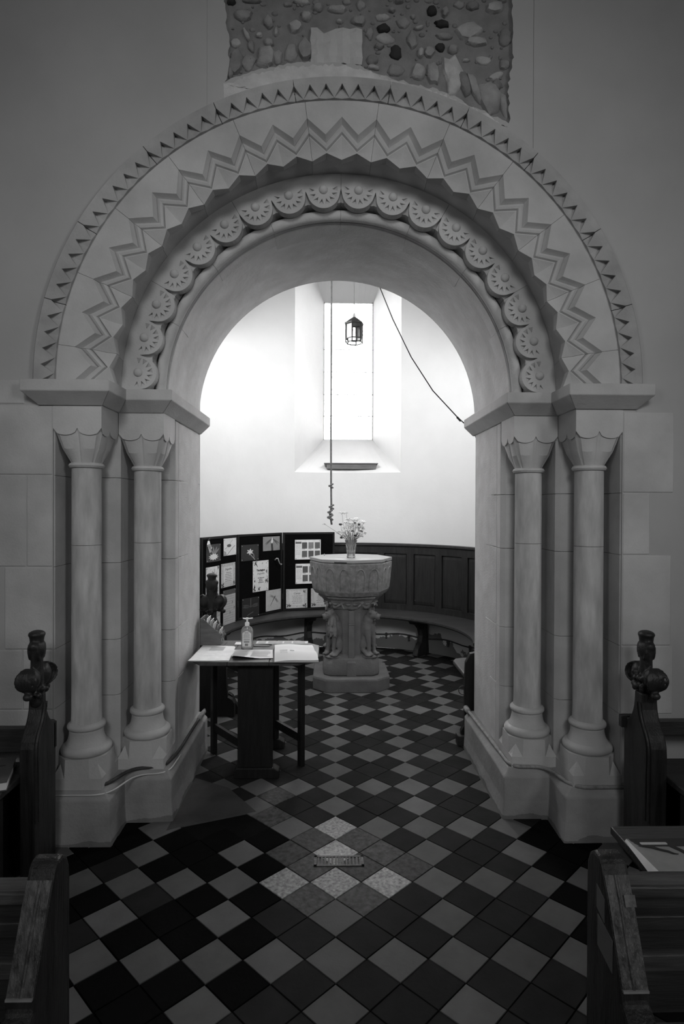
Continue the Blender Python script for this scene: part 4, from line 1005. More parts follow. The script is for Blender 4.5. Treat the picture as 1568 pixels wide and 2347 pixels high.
MB().tube([(-.748, 3.90, TZ + .088), (-.79, 3.91, TZ + .10), (-.80, 3.915, TZ + .11)], .0012, 5).build('temple', M('pen_silver', .4, .3, .1, 10, 0, 10), gl_)

# ------------------------------------------------------------------ the font
FX, FY = .147, 5.50
font = thing('stone_font', (FX, FY, 0), 'octagonal medieval stone font with lions round its stem, in the middle of the tower', 'font')
def cham(h, k, z): # square with chamfered corners
    return [(FX + x, FY + y, z) for x, y in ((h, -(h - k)), (h, h - k), (h - k, h), (-(h - k), h), (-h, h - k), (-h, -(h - k)), (-(h - k), -h), (h - k, -h))]
def octa(r, z, rot=0): return [(FX + r * sin(rot + i * pi / 4), FY - r * cos(rot + i * pi / 4), z) for i in range(8)]
MB().loft([cham(.338, .12, 0), cham(.340, .12, .10), cham(.336, .12, .118)]).build('base_slab', SLABS, font, bevel=.006)
MB().loft([cham(.245, .055, .118), cham(.250, .06, .15), cham(.248, .06, .22), cham(.236, .065, .262), cham(.205, .07, .285), cham(.19, .07, .30)]).build('stem_plinth', FONTP, font, bevel=.012, smooth=30)
MB().loft([octa(.205, .27, pi / 8), octa(.200, .45, pi / 8), octa(.203, .705, pi / 8)]).build('stem', FONTP, font, bevel=.004, seg=1)
for i in range(4):     # buttresses on the four cardinal faces
    a = i * pi / 2; u = Vector((sin(a), -cos(a), 0)); t_ = Vector((cos(a), sin(a), 0)); c = Vector((FX, FY, 0))
    b = MB()
    b.obox(c + u * .205 + Vector((0, 0, .40)), t_ * .026, u * .020, Vector((0, 0, .16)))
    b.obox(c + u * .198 + Vector((0, 0, .63)), t_ * .025, u * .018, Vector((0, 0, .058)))
    b.obox(c + u * .207 + Vector((0, 0, .567)), t_ * .028, u * .022, Vector((0, 0, .007)))
    b.loft([[tuple(c + u * d_ + t_ * s + Vector((0, 0, z))) for s, d_, z in ((-.042, .21, .118), (.042, .21, .118), (.042, .255, .118), (-.042, .255, .118))], [tuple(c + u * d_ + t_ * s + Vector((0, 0, z))) for s, d_, z in ((-.040, .21, .235), (.040, .21, .235), (.040, .252, .235), (-.040, .252, .235))], [tuple(c + u * d_ + t_ * s + Vector((0, 0, z))) for s, d_, z in ((-.026, .20, .265), (.026, .20, .265), (.026, .226, .265), (-.026, .226, .265))]])
    b.build('buttress', FONTP, font, bevel=.005)
MB().loft([octa(.215, .695), octa(.224, .705), octa(.238, .740), octa(.262, .775), octa(.292, .795), octa(.30, .806), octa(.286, .815)]).build('bowl_necking', FONTS, font, bevel=.004, seg=1)
b = MB()   # flowers carved on the necking
for i in range(8):
    a = (i + .5) * pi / 4; ap = cos(pi / 8)
    u = Vector((sin(a), -cos(a), 0)); t_ = Vector((cos(a), sin(a), 0)); c = Vector((FX, FY, 0)) + u * (.243 * ap + .004) + Vector((0, 0, .748)); w = (u * -.45 + Vector((0, 0, 1))).normalized(); n_ = u
    for k in range(4):
        q = k * pi / 2 + .6; d_ = t_ * cos(q) + w * sin(q)
        b.ell(c + d_ * .026, (.028, .012, .010), rot=Matrix((tuple(d_), tuple(n_), tuple(d_.cross(n_)))).transposed(), n=10, m=6)
    b.ell(c + n_ * .006, .011, n=8, m=6)
    for s in (-1, 1): b.ell(c + t_ * .062 * s - Vector((0, 0, .004)), (.024, .014, .009), rot=Matrix((tuple(t_), tuple(n_), tuple(t_.cross(n_)))).transposed(), n=10, m=6)
b.build('carved_flowers', FONTS, font, smooth=180)
def octb(r, z): return octa(r, z)
MB().loft([octb(.285, .808), octb(.325, .822), octb(.352, .862), octb(.366, .95), octb(.376, 1.06), octb(.379, 1.105), octb(.372, 1.118), octb(.31, 1.118), octb(.25, .93), octb(.05, .90)]).build('bowl', FONTS, font, bevel=.010)
for i in range(8):     # two pointed panels on each face of the bowl
    a = (i + .5) * pi / 4
    b = MB()
    for s in (-1, 1):
        def fp(x, z):
            ap = (.352 + (.379 - .352) * (z - .862) / (1.105 - .862)) * cos(pi / 8) + .0015
            u = Vector((sin(a), -cos(a), 0)); t_ = Vector((cos(a), sin(a), 0)); return tuple(Vector((FX, FY, z)) + u * ap + t_ * x)
        xc = s * .066; w = .043; L = []
        L += [(xc - w, .875), (xc - w, .99)]
        for k in range(1, 7): f = k / 6; L.append((xc - w * (1 - f ** 1.7), .99 + .075 * sin(f * pi / 2) ** 1.0))
        L2 = [(2 * xc - x, z) for x, z in L[::-1]][1:]
        b.tube([fp(x, z) for x, z in L + L2], .0065, 6)
    b.build('carved_arcading', FONTS, font, smooth=60)
    ap = .379 * cos(pi / 8)
# the lid: board of pale ply
lid = MB().loft([octa(.374, 1.1195), octa(.378, 1.121), octa(.378, 1.146), octa(.374, 1.148)]).build('font_lid', LIDM, None, bevel=.0015, seg=1)
lid.rotation_euler = (0, 0, 0); tag(lid, 'pale octagonal wooden lid covering the stone font', 'lid')
b = MB()
for s in (-1,):
    p0, p1 = Vector(octa(.3785, 1.123)[7]), Vector(octa(.3785, 1.123)[0]); d_ = (p1 - p0)
    c = p0 + d_ * .62; b.obox(c, d_ * .20, Vector((d_.y, -d_.x, 0)).normalized() * .001, (0, 0, .0055))
p0, p1 = Vector(octa(.3785, 1.123)[1]), Vector(octa(.3785, 1.123)[2]); d_ = p1 - p0; b.obox(p0 + d_ * .35, d_ * .1, Vector((d_.y, -d_.x, 0)).normalized() * .001, (0, 0, .004))
q = b.build('hand_slot', BLKM, lid); q['label'] = 'dark slots under the rim'
kn = MB().lathe([(.004, 1.148), (.0035, 1.156), (.006, 1.160), (.005, 1.166), (.001, 1.168)], (FX - .245, FY + .1), 10).build('lid_knob', LIDM, lid, smooth=60)
# lions sitting against the stem
def lion(name, maned, turn, ang):
    b = MB(); hd = Vector((sin(turn), -cos(turn), 0)); sd = Vector((cos(turn), sin(turn), 0))
    for s in (-1, 1):
        b.ell((s * .050, .030, .085), (.033, .055, .062)); b.caps((s * .055, .005, .055), (s * .062, -.045, .018), .024, .016); b.ell((s * .062, -.060, .012), (.020, .032, .014))
        b.caps((s * .034, -.028, .235), (s * .032, -.044, .13), .030, .022); b.caps((s * .032, -.044, .13), (s * .034, -.050, .035), .021, .017); b.ell((s * .034, -.064, .022), (.021, .030, .017))
        for t_ in (-1, 0, 1): b.ell((s * .034 + t_ * .012, -.088, .018), (.007, .010, .011), n=8, m=6)
    b.ell((0, .03, .12), (.066, .060, .10)); b.ell((0, 0, .235), (.066, .060, .095)); b.ell((0, .03, .22), (.07, .05, .12)); b.ell((0, -.010, .31), (.050, .048, .06))
    h = Vector((0, -.030, .362)) + hd * .012
    b.ell(h, (.045, .047, .044)); b.caps(h + hd * .018 + Vector((0, 0, -.006)), h + hd * .050 + Vector((0, 0, -.014)), .034, .029)
    b.ell(h + hd * .056 + Vector((0, 0, -.036)), (.022, .022, .011), n=10, m=7)                 # lower jaw
    b.ell(h + hd * .077 + Vector((0, 0, -.003)), (.012, .012, .009), n=8, m=6)                  # nose
    for s in (-1, 1):
        b.ell(h + sd * s * .019 + hd * .046 + Vector((0, 0, .018)), (.010, .010, .008), n=8, m=6)   # brow and eye
        b.ell(h + sd * s * .040 - hd * .012 + Vector((0, 0, .028)), (.016, .016, .019), n=8, m=6)   # ear
    if maned:
        rr = random.Random(4)
        for k in range(13):
            a = -1.9 + k * .32
            r0 = hd * cos(a) * .03 + sd * sin(a) * .045
            for j in range(3):
                p = Vector((0, -.018, .335 - j * .045)) + r0 * (1.15 + .25 * j)
                e = Vector((0, -.022, .275 - j * .05)) + r0 * (1.75 + .12 * j) + sd * .012 * sin(k * 2.1 + j)
                b.caps(p, e, .0125, .0055, 7)
    o = b.build(name, FONTP, font, remesh=.0062, smoothit=3)
    c, s_ = .262, .0
    o.location = (FX + .205 * sin(ang), FY - .205 * cos(ang), .285); o.rotation_euler = (0, 0, ang)
    o.parent = font; o.matrix_parent_inverse = Matrix.Translation((-FX, -FY, 0))
    return o
for nm, mn, tr, an in (('carved_lion', True, -.75, -pi / 4), ('carved_lion', False, .75, pi / 4), ('carved_lion', True, 0, 3 * pi / 4), ('carved_lion', False, 0, -3 * pi / 4)):
    o = lion(nm, mn, tr, an)
    o['label'] = 'sitting lion carved with a curly mane' if mn else 'sitting lioness carved without a mane'
    MB().ell((0, -.01, -.008), (.085, .088, .022), n=16, m=8).build('lion_seat', FONTP, o, remesh=0, smooth=180).matrix_parent_inverse = Matrix.Identity(4)
# ------------------------------------------------------------------ vase of wild flowers
VX, VY = .144, 5.40; VZ = 1.149
vase = MB().lathe([(.036, VZ), (.039, VZ + .004), (.039, VZ + .012), (.036, VZ + .016), (.037, VZ + .07), (.043, VZ + .115), (.056, VZ + .158), (.053, VZ + .158), (.040, VZ + .115), (.034, VZ + .07), (.033, VZ + .02), (.003, VZ + .02)], (VX, VY), 12).build('glass_vase', VGLASS, None)
tag(vase, 'cut glass vase of wild flowers standing on the font lid', 'vase')
b = MB()
for i in range(12):
    a = 2 * pi * i / 12
    for d_ in (-1, 1): b.tube([(VX + r * cos(a + d_ * k * .16), VY + r * sin(a + d_ * k * .16), z) for k, (r, z) in enumerate(((.0365, VZ + .03), (.0385, VZ + .06), (.042, VZ + .09), (.0475, VZ + .12)))], .0011, 4)
for z in (.012, .055, .066): b.tube([(VX + .0395 * cos(q * pi / 12), VY + .0395 * sin(q * pi / 12), VZ + z) for q in range(25)], .0013, 4)
q = b.build('cut_facets', M('cut_glass', .55, .2, .3, 60, 0, 10, spec=.8), vase)
bq = thing('wild_flowers', (VX, VY, VZ + .02), 'loose bunch of white umbels and dark seed heads in the glass vase', 'flowers')
rr = random.Random(11)
def umbel(b, c, r, n, big=.006):
    for i in range(n):
        a = rr.uniform(0, 6.28); q = r * sqrt(rr.random()); p = Vector(c) + Vector((q * cos(a), q * sin(a), rr.uniform(-.004, .008) - q * .25))
        b.ell(p, (big * rr.uniform(.6, 1.1),) * 2 + (big * .6,), n=6, m=4)
spec = [(-.085, .41, 'w', .028), (-.045, .40, 's', .02), (-.02, .35, 'w', .03), (.02, .345, 'w', .034), (.05, .355, 'w', .03), (.085, .335, 'w', .035), (.11, .325, 'w', .025), (-.095, .30, 'd', .018), (.045, .315, 'd', .02), (.068, .30, 'e', .02),
        (-.24, .30, 's', .016), (.128, .225, 'w', .012), (-.06, .27, 's', .02), (-.10, .235, 's', .02), (.0, .29, 'w', .03), (.03, .27, 's', .03), (.09, .24, 'd', .014), (.10, .28, 'w', .022), (-.03, .25, 'w', .02), (.06, .23, 'w', .02),
        (-.075, .20, 's', .015), (.04, .20, 'd', .015), (-.12, .225, 's', .012), (.115, .26, 's', .012), (-.01, .31, 'w', .02), (.025, .31, 'w', .026), (-.05, .32, 'w', .018), (.07, .275, 'w', .02), (-.02, .22, 's', .025), (.015, .24, 'd', .01),
        (.08, .20, 's', .015), (-.04, .19, 's', .02), (.10, .19, 's', .012), (-.09, .18, 'd', .012), (.055, .18, 's', .02), (.0, .19, 's', .02), (-.06, .23, 'w', .014), (.06, .32, 'w', .02)]
for k, (dx, dz, kind, r) in enumerate(spec):
    dy = rr.uniform(-.06, .06); bx0 = dx * .16 + rr.uniform(-.012, .012); by0 = rr.uniform(-.018, .018)
    p0 = Vector((VX + bx0 * .7, VY + by0, VZ + .03)); p1 = Vector((VX + dx * .36, VY + dy * .4, VZ + .16)); p2 = Vector((VX + dx, VY + dy, VZ + dz))
    p1.x = VX + max(-.045, min(.045, p1.x - VX))
    mid = p1.lerp(p2, .5) + Vector((rr.uniform(-.01, .01) + (.02 if dx > .05 else -.01 if dx < -.05 else 0), 0, .01))
    b = MB().tube([p0, p1, mid, p2], [.0022, .0020, .0016, .0011], 5)
    for i in range(3):
        q = p1.lerp(p2, rr.uniform(.1, .7)); b.tube([q, q + Vector((rr.uniform(-.03, .03), rr.uniform(-.02, .02), rr.uniform(.01, .04)))], [.0014, .0006], 4)
    s = b.build('stem', STEM, bq)
    b = MB(); hm = PETAL
    if kind == 'w':
        n = int(10 + r * 900)
        umbel(b, p2, r, n)
        sb = MB()
        for i in range(7):
            a = i * .9; sb.tube([p2 - Vector((0, 0, .022)), p2 + Vector((r * .8 * cos(a), r * .8 * sin(a), -.003))], .0007, 4)
        sb.build('spray', STEM, s)
    elif kind == 'd': umbel(b, p2, r, 14, .007); hm = SEED
    elif kind == 'e':
        for i in range(9): b.ell(p2 + Vector((.016 * cos(i * .7), -.01, .016 * sin(i * .7))), (.009, .004, .009), n=6, m=5)
        MB().ell(p2 + Vector((0, -.016, 0)), .009, n=8, m=6).build('flower_centre', SEED, s)
    else: umbel(b, p2, r, 12, .0045); hm = M('grey_buds', .42, .9, .3, 30, 0, 10)
    b.build('blossom', hm, s)

# ------------------------------------------------------------------ hanging things
LX, LY = .165, 5.40
ln = thing('hanging_lantern', (LX, LY, 3.06), 'small six-sided lantern with a peaked roof, hung on a cord before the tower window', 'lantern')
def hexr(r, z, rot=.26): return [(LX + r * cos(rot + i * pi / 3), LY + r * sin(rot + i * pi / 3), z) for i in range(6)]
MB().loft([hexr(.094, 3.246), hexr(.094, 3.252), hexr(.045, 3.29), hexr(.022, 3.306), hexr(.014, 3.31)]).build('roof', BLKM, ln)
b = MB()
for i in range(6):
    a = hexr(.078, 0)[i]; b.obox((a[0], a[1], 3.163), (.0055, 0, 0), (0, .0055, 0), (0, 0, .085))
    for z in (3.245, 3.113, 3.08):
        p0, p1 = Vector(hexr(.078, z)[i]), Vector(hexr(.078, z)[(i + 1) % 6]); b.tube([p0, p1], .0055, 6)
    p0 = Vector(hexr(.092, 3.25)[i]); b.tube([p0, p0 + Vector(((p0.x - LX) * .08, (p0.y - LY) * .08, -.02))], .003, 5)
b.build('frame', BLKM, ln)
for i in range(6):
    p0, p1 = Vector(hexr(.076, 0)[i]), Vector(hexr(.076, 0)[(i + 1) % 6]); d_ = (p1 - p0) * .44; c = (p0 + p1) / 2; n = Vector((d_.y, -d_.x, 0)).normalized() * .0015
    MB().obox((c.x, c.y, 3.179), d_, n, (0, 0, .062)).build('pane', LGLASS, ln)
MB().lathe([(.013, 3.305), (.018, 3.315), (.016, 3.33), (.008, 3.345), (.003, 3.348)], (LX, LY), 14).build('ceiling_cap', M('cap_ivory', .6, .5, .05, 10, 0, 10), ln, smooth=60)
MB().tube([(LX, LY, 3.34), (LX, LY, 5.6)], .0035, 6).build('cord', M('cord_grey', .25, .8, .1, 40, 0, 10), ln, smooth=180)
RX, RY = -.036, 5.56
rp = thing('bell_rope', (RX, RY, 1.45), 'bell rope with knots near its end, hanging beside the vase of flowers', 'rope')
pts = [(RX + .004, RY, 5.6), (RX - .004, RY, 3.5), (RX - .004, RY, 2.3), (RX - .001, RY, 1.80), (RX + .002, RY, 1.60), (RX - .006, RY, 1.565), (RX - .012, RY, 1.54), (RX - .004, RY, 1.50), (RX + .006, RY, 1.44)]
MB().tube(pts, .0088, 8).build('rope_length', ROPE, rp, smooth=180)
def knot(c, r):
    b = MB(); c = Vector(c)
    for tilt in (.5, -.5): b.tube([c + Vector((r * cos(a_), r * .75 * sin(a_), r * .55 * sin(a_ + tilt * 3) + tilt * r * .9)) for a_ in [i * 2 * pi / 14 for i in range(15)]], r * .48, 7)
    b.build('knot', ROPE, rp, smooth=180)
for c, r in (((RX - .002, RY, 1.80), .017), ((RX + .003, RY, 1.605), .018), ((RX - .010, RY, 1.555), .018), ((RX - .008, RY, 1.508), .021)): knot(c, r)
cd = thing('tied_rope', (.9, 4.05, 2.13), 'thin dark cord slanting across the tower window to the right impost', 'cord')
pts = [(.20, 4.7, 3.75), (.30, 4.45, 3.27), (.40, 4.33, 2.96), (.52, 4.22, 2.66), (.66, 4.14, 2.41), (.82, 4.06, 2.21), (.905, 4.02, 2.125), (.93, 4.01, 2.08)]
MB().tube(pts, .0042, 6).build('cord_length', BLKM, cd, smooth=180)
b = MB()
for k in range(4): b.ell((.815 + .006 * k, 4.062 - .002 * k, 2.214 - .007 * k), .008, n=8, m=6)
b.build('knot', BLKM, cd, smooth=180)
MB().tube([(.925, 4.005, 2.09), (.935, 4.03, 2.075), (.96, 4.02, 2.07)], .006, 6).build('wall_hook', BLKM, cd)
sb = thing('sill_box', (.195, 6.99, 2.08), 'shallow dark wooden box with a wider lid on the tower window sill', 'box')
bt_ = lambda x0, x1, y0, y1, z0, z1, nm: MB().box(x0, y0, z0, x1, y1, z1).build(nm, BOXW2, sb, bevel=.002, seg=1)
BOXW2 = M('sill_box_wood', .16, .6, .3, 6, .15, 25, spec=.25, stretch=(1, 8, 8))
bt_(-.085, .485, 6.93, 7.05, 2.045, 2.105, 'box_body'); bt_(-.115, .51, 6.92, 7.06, 2.105, 2.114, 'box_lid')
bt_(-.11, -.085, 6.935, 7.05, 2.085, 2.105, 'end_block')

# ------------------------------------------------------------------ old carved bench ends
def poppyhead(name, parent, O, U, V, sc=1.0, flip=1, mat=OAKD, berries=False):
    # O base of the finial, U the direction across the bench end, V its thickness direction
    O, U, V = Vector(O), Vector(U).normalized(), Vector(V).normalized(); Z = Vector((0, 0, 1))
    R3 = Matrix((tuple(U), tuple(V), tuple(Z))).transposed()
    p = lambda u, v, z: O + (U * u + V * v + Z * z) * sc
    b = MB()
    b.caps(p(0, 0, -.04), p(0, 0, .16), .034 * sc, .028 * sc)
    for s in (-1, 1):
        c = p(s * .058, 0, .075); b.ell(c, tuple(q * sc for q in (.047, .040, .052)), R3)
        for k in range(9):      # ribs on the scroll
            a = -1.2 + k * .3
            b.tube([c + (U * (s * .047 * cos(t) ) + V * (.040 * sin(a) * abs(cos(t)) ) + Z * (.054 * sin(t))) * sc * 1.02 + V * (.012 * sin(a)) * sc for t in [-1.4 + .35 * i for i in range(9)]], .0045 * sc, 5)
        b.caps(p(s * .030, 0, .018), p(s * .085, 0, .008), .017 * sc, .014 * sc); b.ell(p(s * .088, .0, .004), tuple(q * sc for q in (.019, .022, .018)), R3, n=10, m=7)
        b.caps(p(s * .030, 0, .135), p(s * .040, 0, .185), .012 * sc, .006 * sc)
    for k in range(6 if not berries else 12): b.ell(p(-.05 + .1 * random.random() if berries else -.045 + .018 * k, -.036 if berries else (-.03 if k % 2 else .03), .0 + (.09 * random.random() if berries else .01 * (k % 3))), .015 * sc, n=8, m=6)
    b.ell(p(0, 0, .205), tuple(q * sc for q in (.046, .040, .050)), R3)
    for s in (-1, 1):
        for k in range(5): b.tube([p(s * (.024 + .014 * sin(t * 1.9)), -.022 + .011 * k, .16 + .075 * t / 1.6) for t in (0, .4, .8, 1.2, 1.6)], .006 * sc, 5)
        b.ell(p(s * .034, 0, .222), tuple(q * sc for q in (.017, .024, .020)), R3, n=10, m=7)
    b.caps(p(0, 0, .235), p(0, 0, .262), .030 * sc, .034 * sc); b.ell(p(0, 0, .275), tuple(q * sc for q in (.042, .038, .020)), R3)
    o = b.build(name, mat, parent, remesh=.0055 * sc, smoothit=2)
    return o
# rear pews against the west wall, one each side
def rear_pew(s, label):
    t = thing('carved_pew', (s * 1.33, 2.6, 0), label, 'pew', 'old pews with poppyhead ends')
    xa, xb = s * 1.300, s * 1.360
    yf, ynr = 2.760, 2.395
    if s > 0: xa, xb = 1.325, 1.395
    yf = 2.765
    prof = [(yf, 0), (yf, .625), (2.752, .632)]
    for k in range(1, 9): f = k / 8; prof.append((2.752 - .082 * sin(f * pi / 2), .632 + .135 * (1 - cos(f * pi / 2))))
    prof += [(2.668, .785), (2.604 + (.030 if s < 0 else 0), .785)]
    n0 = len(prof)
    for y, z in ((2.604, .745), (2.600, .715), (2.592, .690), (2.580, .667), (2.564, .645), (2.547, .622), (2.534, .598), (2.526, .57), (2.523, .53), (2.525, .45), (2.528, .25)): prof.append((y + (.030 if s < 0 else 0), z))
    prof.append((2.53 + (.030 if s < 0 else 0), 0))
    end = MB().prism(prof, 0, xa, xb).build('bench_end', WOOD, t, bevel=.006)
    # moulding that follows the ogee edge
    ed = prof[n0:-1]
    for off, r in ((.016, .007), (.036, .005)):
        MB().tube([(xa - s * .001, y + off, z - off * .12) for y, z in ed], r, 6).build('edge_moulding', OAKD, end, smooth=60)
    poppyhead('poppyhead', t, ((xa + xb) / 2, 2.637 + (.010 if s < 0 else 0), .785), (0, 1, 0), (1, 0, 0), .93, mat=OAKD, berries=s > 0)
    x2 = s * 2.9
    lo, hi = min(xb, x2), max(xb, x2)
    MB().box(lo, 2.700, .50 if s < 0 else .565, hi, 2.735, .61 if s < 0 else .632).build('back_rail', WOODX, t, bevel=.004)
    MB().box(min(xa - s * .02, xb), 2.745, .50 if s < 0 else .585, max(xa - s * .02, xb) + .02 * s, 2.775, .618 if s < 0 else .640).build('rail_end', OAKD, t, bevel=.003)
    MB().box(lo, 2.36, .425, hi, 2.715, .455).build('seat', WOODX, t, bevel=.006)
    MB().box(lo, 2.40, .05, hi, 2.43, .423).build('front_board', DARKW, t)
    MB().box(lo, 2.66, .0, hi, 2.69, .423).build('back_board', DARKW, t)
    return t
rear_pew(-1, 'dark oak pew with carved poppyhead end, white book lying on its seat')
rear_pew(1, 'dark oak pew with berries carved on its poppyhead end, by the right columns')
wb = thing('white_book', (-1.45, 2.55, .456), 'thick white-edged book lying on the seat of the left rear pew', 'book')
ub, vb = Vector((-.335, .942)), Vector((-.942, -.335)); c0 = Vector((-1.346, 2.432))
def bq4(e0, e1, d0, d1): return [tuple(c0 + ub * p + vb * q) for p, q in ((e0, d0), (e1, d0), (e1, d1), (e0, d1))]
MB().prism(bq4(.003, .252, .003, .20), 2, .4595, .489).build('page_block', PAGE, wb)
MB().prism(bq4(0, .255, 0, .20), 2, .489, .4925).build('cover', COVER, wb); MB().prism(bq4(0, .255, 0, .20), 2, .4555, .4595).build('cover', COVER, wb)
MB().prism(bq4(.17, .176, .03, .15), 2, .4925, .4929).prism(bq4(.10, .106, .05, .16), 2, .4925, .4929).build('title_print', INK, wb)['kind'] = 'stuff'
# plain front pews that frame the foreground
def front_pew(s, label):
    xa = -.649 if s < 0 else .555; th = .062; xb = xa + s * th
    t = thing('plain_pew', (xa, 1.3, 0), label, 'pew', 'plain pews in the foreground')
    top = []
    prof = [(1.395, 0), (1.395, .745), (1.392, .775), (1.380, .802), (1.358, .818), (1.335, .817), (1.322, .805), (1.312, .785), (1.288, .740), (1.225, .598), (1.222, .572), (1.165, .54), (1.10, .50), (1.02, .47), (.955, .43), (.94, .36), (.94, 0)]
    end = MB().prism(prof, 0, xa, xb).build('bench_end', WOOD, t, bevel=.008)
    sl = [(xa + s * .016, 1.3222, .8055), (xa + s * .016, 1.288, .7408), (xa + s * .016, 1.2262, .6000)]
    b = MB(); e = .0012
    ax, bx_ = xa + s * .004, xb - s * .004
    run = [(1.3125, .7865), (1.288, .7415), (1.2258, .5995)]
    b.grid([[(x, y - e, z + e * .6) for x in (ax, (ax + bx_) / 2 - s * .004, bx_)] for y, z in run])
    b.build('worn_edge', WORN, end)
    b = MB(); b.tube([((xa + xb) / 2 - s * .003, y - .0012, z + .001) for y, z in run], .0035, 6); b.build('edge_bead', WORN, end, smooth=60)
    MB().box(min(ax, bx_), 1.2205, .5955, max(ax, bx_), 1.2275, .6005).build('step_edge', M('worn_step', .3, .4, .2, 20, .1, 30), end)
    if s > 0:
        for (y0, z0, y1, z1) in ((1.338, .752, 1.300, .700), (1.332, .688, 1.262, .618)):
            q = MB().add([(xa - .0012, y0, z0), (xa - .0012, y1, z0 - .012), (xa - .0012, y1, z1 - .012), (xa - .0012, y0, z1)] + [(xa, y0, z0), (xa, y1, z0 - .012), (xa, y1, z1 - .012), (xa, y0, z1)], [(0, 1, 2, 3), (0, 1, 5, 4), (1, 2, 6, 5), (2, 3, 7, 6), (3, 0, 4, 7)]).build('number_plate', M('plate_grey', .13, .35, .15, 20, .05, 30, spec=.5), end)
            q['label'] = 'small pale rectangular plate'
        MB().grid([[(x, y, z) for x in (.592, .616)] for y, z in ((1.2895, .7565), (1.2800, .7360))]).build('clear_tape', M('tape', .16, .2, .7, 40, .2, 20, spec=.6), end)
    x2 = s * 2.6; lo, hi = min(xb, x2), max(xb, x2)
    MB().box(lo, 1.325, .722, hi, 1.385, .752).build('top_rail', WORN if False else M('rail_oak', .06, .4, .7, 5, .2, 20, spec=.4, stretch=(1, 9, 9)), t, bevel=.006)
    MB().box(lo, 1.345, .45, hi, 1.372, .722).build('back_panel', WOODX, t)
    MB().box(lo, 1.318, .655, hi, 1.345, .690).build('middle_rail', WOODX, t, bevel=.004)
    MB().box(lo, 1.322, .56, hi, 1.345, .60).build('lower_rail', M('rail_oak'  , .075), t, bevel=.004)
    MB().box(lo, .96, .40, hi, 1.345, .43).build('seat', WOODX, t, bevel=.006)
    MB().box(lo, 1.0, .0, hi, 1.03, .40).build('front_board', DARKW, t)
    if s < 0: return t
    lx = s * .735
    lo, hi = min(lx, x2), max(lx, x2)
    MB().box(lo, 1.40, .690, hi, 1.655, .712).build('book_ledge', WOODX if s > 0 else DARKW, t, bevel=.003)
    MB().box(lo, 1.385, .60, hi, 1.40, .72).build('ledge_back', DARKW, t)
    for k in range(3):
        x = lx + s * (.03 + k * .8); MB().prism([(1.40, .55), (1.40, .69), (1.62, .69)], 0, min(x, x + s * .03), max(x, x + s * .03)).build('ledge_bracket', DARKW, t)
    return t
front_pew(-1, 'plain dark pew end with rounded shoulder, lower left corner of the photo')
front_pew(1, 'plain dark pew end with two small plates, lower right corner of the photo')
# magazine on the right ledge
mg = thing('magazine', (.9, 1.49, .713), 'glossy magazine with a dark banner lying on the right pew ledge', 'magazine')
MZ = .7125
N = 10; rows = []
for j in range(N + 1):
    v = j / N; r = []
    for i in range(N + 1):
        u = i / N
        x = .742 + .21 * u; y = 1.578 - .165 * v
        curl = max(0, 1 - u * 7) ** 2
        r.append((x - .010 * v * (1 - u) * 0, y, MZ + .006 + .010 * curl * v))
    rows.append(r)
MB().grid(rows).build('cover', T(.16), mg, smooth=180)
MB().add([r[0] for r in rows] + [(r[0][0] - .004 - .012 * j / N, r[0][1], MZ + .0005) for j, r in enumerate(rows)], [(j, j + 1, N + 2 + j, N + 1 + j) for j in range(N)]).build('page_edges', T(.45), mg, smooth=180)
MB().box(.745, 1.42, MZ - .0004, .95, 1.577, MZ + .005).build('page_block', T(.5), mg)
MB().box(.748, 1.541, MZ + .006, .952, 1.5775, MZ + .0066).build('dark_banner', T(.02), mg)
FLAT180 = Matrix.Rotation(pi, 4, 'Z')
b = MB()
def rbox(x0, y0, x1, y1, r, z):
    out = []
    for cx_, cy_, a in ((x1 - r, y1 - r, 0), (x0 + r, y1 - r, pi / 2), (x0 + r, y0 + r, pi), (x1 - r, y0 + r, 3 * pi / 2)):
        for k in range(5): out.append((cx_ + r * cos(a + k * pi / 8), cy_ + r * sin(a + k * pi / 8)))
    b.prism(out, 2, z, z + .0004)
rbox(.767, 1.5485, .838, 1.5595, .003, MZ + .0066); b.build('address_box', T(.30), mg)
def mtext(s, x, y, size, tone, xs=1.0, bold=0):
    o = textobj('lettering', s, size, T(tone), None, Matrix.Translation((x, y, MZ + .0072)) @ FLAT180, xs=xs, bold=bold); attach_keep(o, mg); return o
def attach_keep(o, p):
    m = o.matrix_local.copy(); o.parent = p; o.matrix_parent_inverse = wm(p).inverted(); o.matrix_basis = m
mtext('Yanahelp.org', .8025, 1.5540, .0112, .012, .98, .0002)
mtext('yanahelp.org', .880, 1.554, .0085, .30); mtext('600', .893, 1.546, .009, .30); mtext('YANA by post code', .880, 1.568, .0062, .22); mtext('registered charity', .790, 1.570, .0042, .14)
def fig(poly): MB().prism(poly, 2, MZ + .0069, MZ + .0072).build('silhouette', T(.015), mg)
for j in range(1): pass
fig([(.752, 1.541), (.795, 1.541), (.806, 1.530), (.824, 1.521), (.832, 1.510), (.842, 1.506), (.838, 1.503), (.826, 1.504), (.818, 1.512), (.800, 1.521), (.785, 1.531), (.770, 1.536)])
fig([(.834, 1.541), (.852, 1.541), (.862, 1.525), (.868, 1.512), (.885, 1.49), (.905, 1.475), (.93, 1.468), (.93, 1.46), (.90, 1.466), (.876, 1.482), (.858, 1.50), (.850, 1.518)])

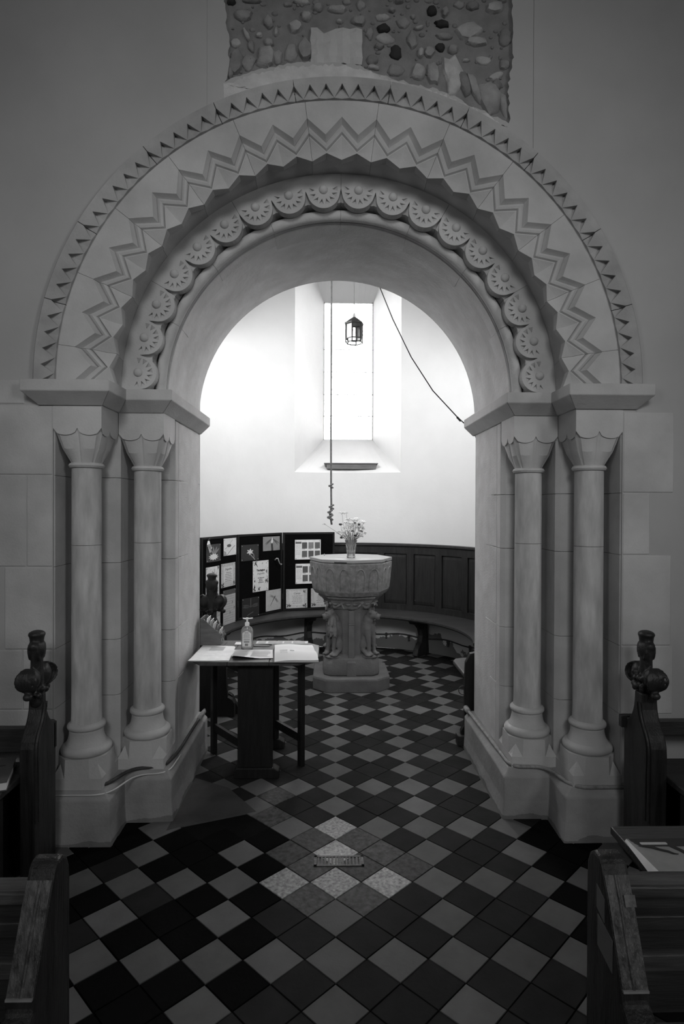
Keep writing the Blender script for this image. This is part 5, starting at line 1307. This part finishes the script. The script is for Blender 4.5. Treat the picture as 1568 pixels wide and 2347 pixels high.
# benches inside the tower, beside the arch
t = thing('tower_bench', (-.95, 4.62, 0), 'dark carved bench end with poppyhead behind the table', 'bench')
yb = 4.58
prof = [(-1.10, 0), (-.772, 0), (-.772, .10), (-.79, .13), (-.825, .15), (-.835, .30), (-.84, .62)]
for k in range(1, 9): f = k / 8; prof.append((-.84 - .078 * f ** .8, .62 + .13 * f))
prof += [(-.918, .80), (-.982, .80), (-.982, .75)]
for k in range(1, 9): f = k / 8; prof.append((-.982 - .075 * f ** 1.4, .75 - .13 * f))
prof += [(-1.10, .58)]
MB().prism(prof, 1, yb, yb + .06).build('bench_end', DARKW, t, bevel=.004)
poppyhead('poppyhead', t, (-.95, yb + .03, .80), (1, 0, 0), (0, 1, 0), 1.0, mat=DARKW)
MB().box(-1.18, yb + .06, .42, -.86, 4.80, .45).build('seat', WOOD, t, bevel=.004)
MB().prism([(-.775, .0), (-.75, .0), (-.752, .04), (-.80, .14), (-.83, .16), (-.83, .13)], 1, yb + .07, yb + .12).build('foot_bracket', DARKW, t)
t = thing('tower_bench', (.95, 4.2, 0), 'worn wooden bench seat with dark end board behind the right jamb', 'bench', None)
MB().prism([(.872, 4.046), (.872, 4.44), (.90, 4.50), (.96, 4.53), (1.25, 4.53), (1.1, 4.046)], 2, .435, .465).build('seat', M('worn_seat', .055, .5, .3, 6, .15, 25, spec=.35, stretch=(1, 6, 1)), t, bevel=.010, seg=3)
pr = [(.840, 0), (.838, .10), (.862, .14), (.862, .40), (.868, .56), (.90, .62), (1.0, .64), (1.0, 0)]
MB().prism(pr, 1, 4.006, 4.046).build('end_board', DARKW, t, bevel=.004)
MB().box(.812, 3.99, 0, .866, 4.06, .075).build('foot', OAKD, t, bevel=.008)
MB().tube([(.852 - .028 * sin(a_), 4.02, .40 - .03 + .03 * cos(a_)) for a_ in [i * 2 * pi / 14 for i in range(15)]], .003, 5).build('pull_ring', BLKM, t)
MB().box(1.15, 4.12, .0, 1.2, 4.45, .434).build('support', DARKW, t)
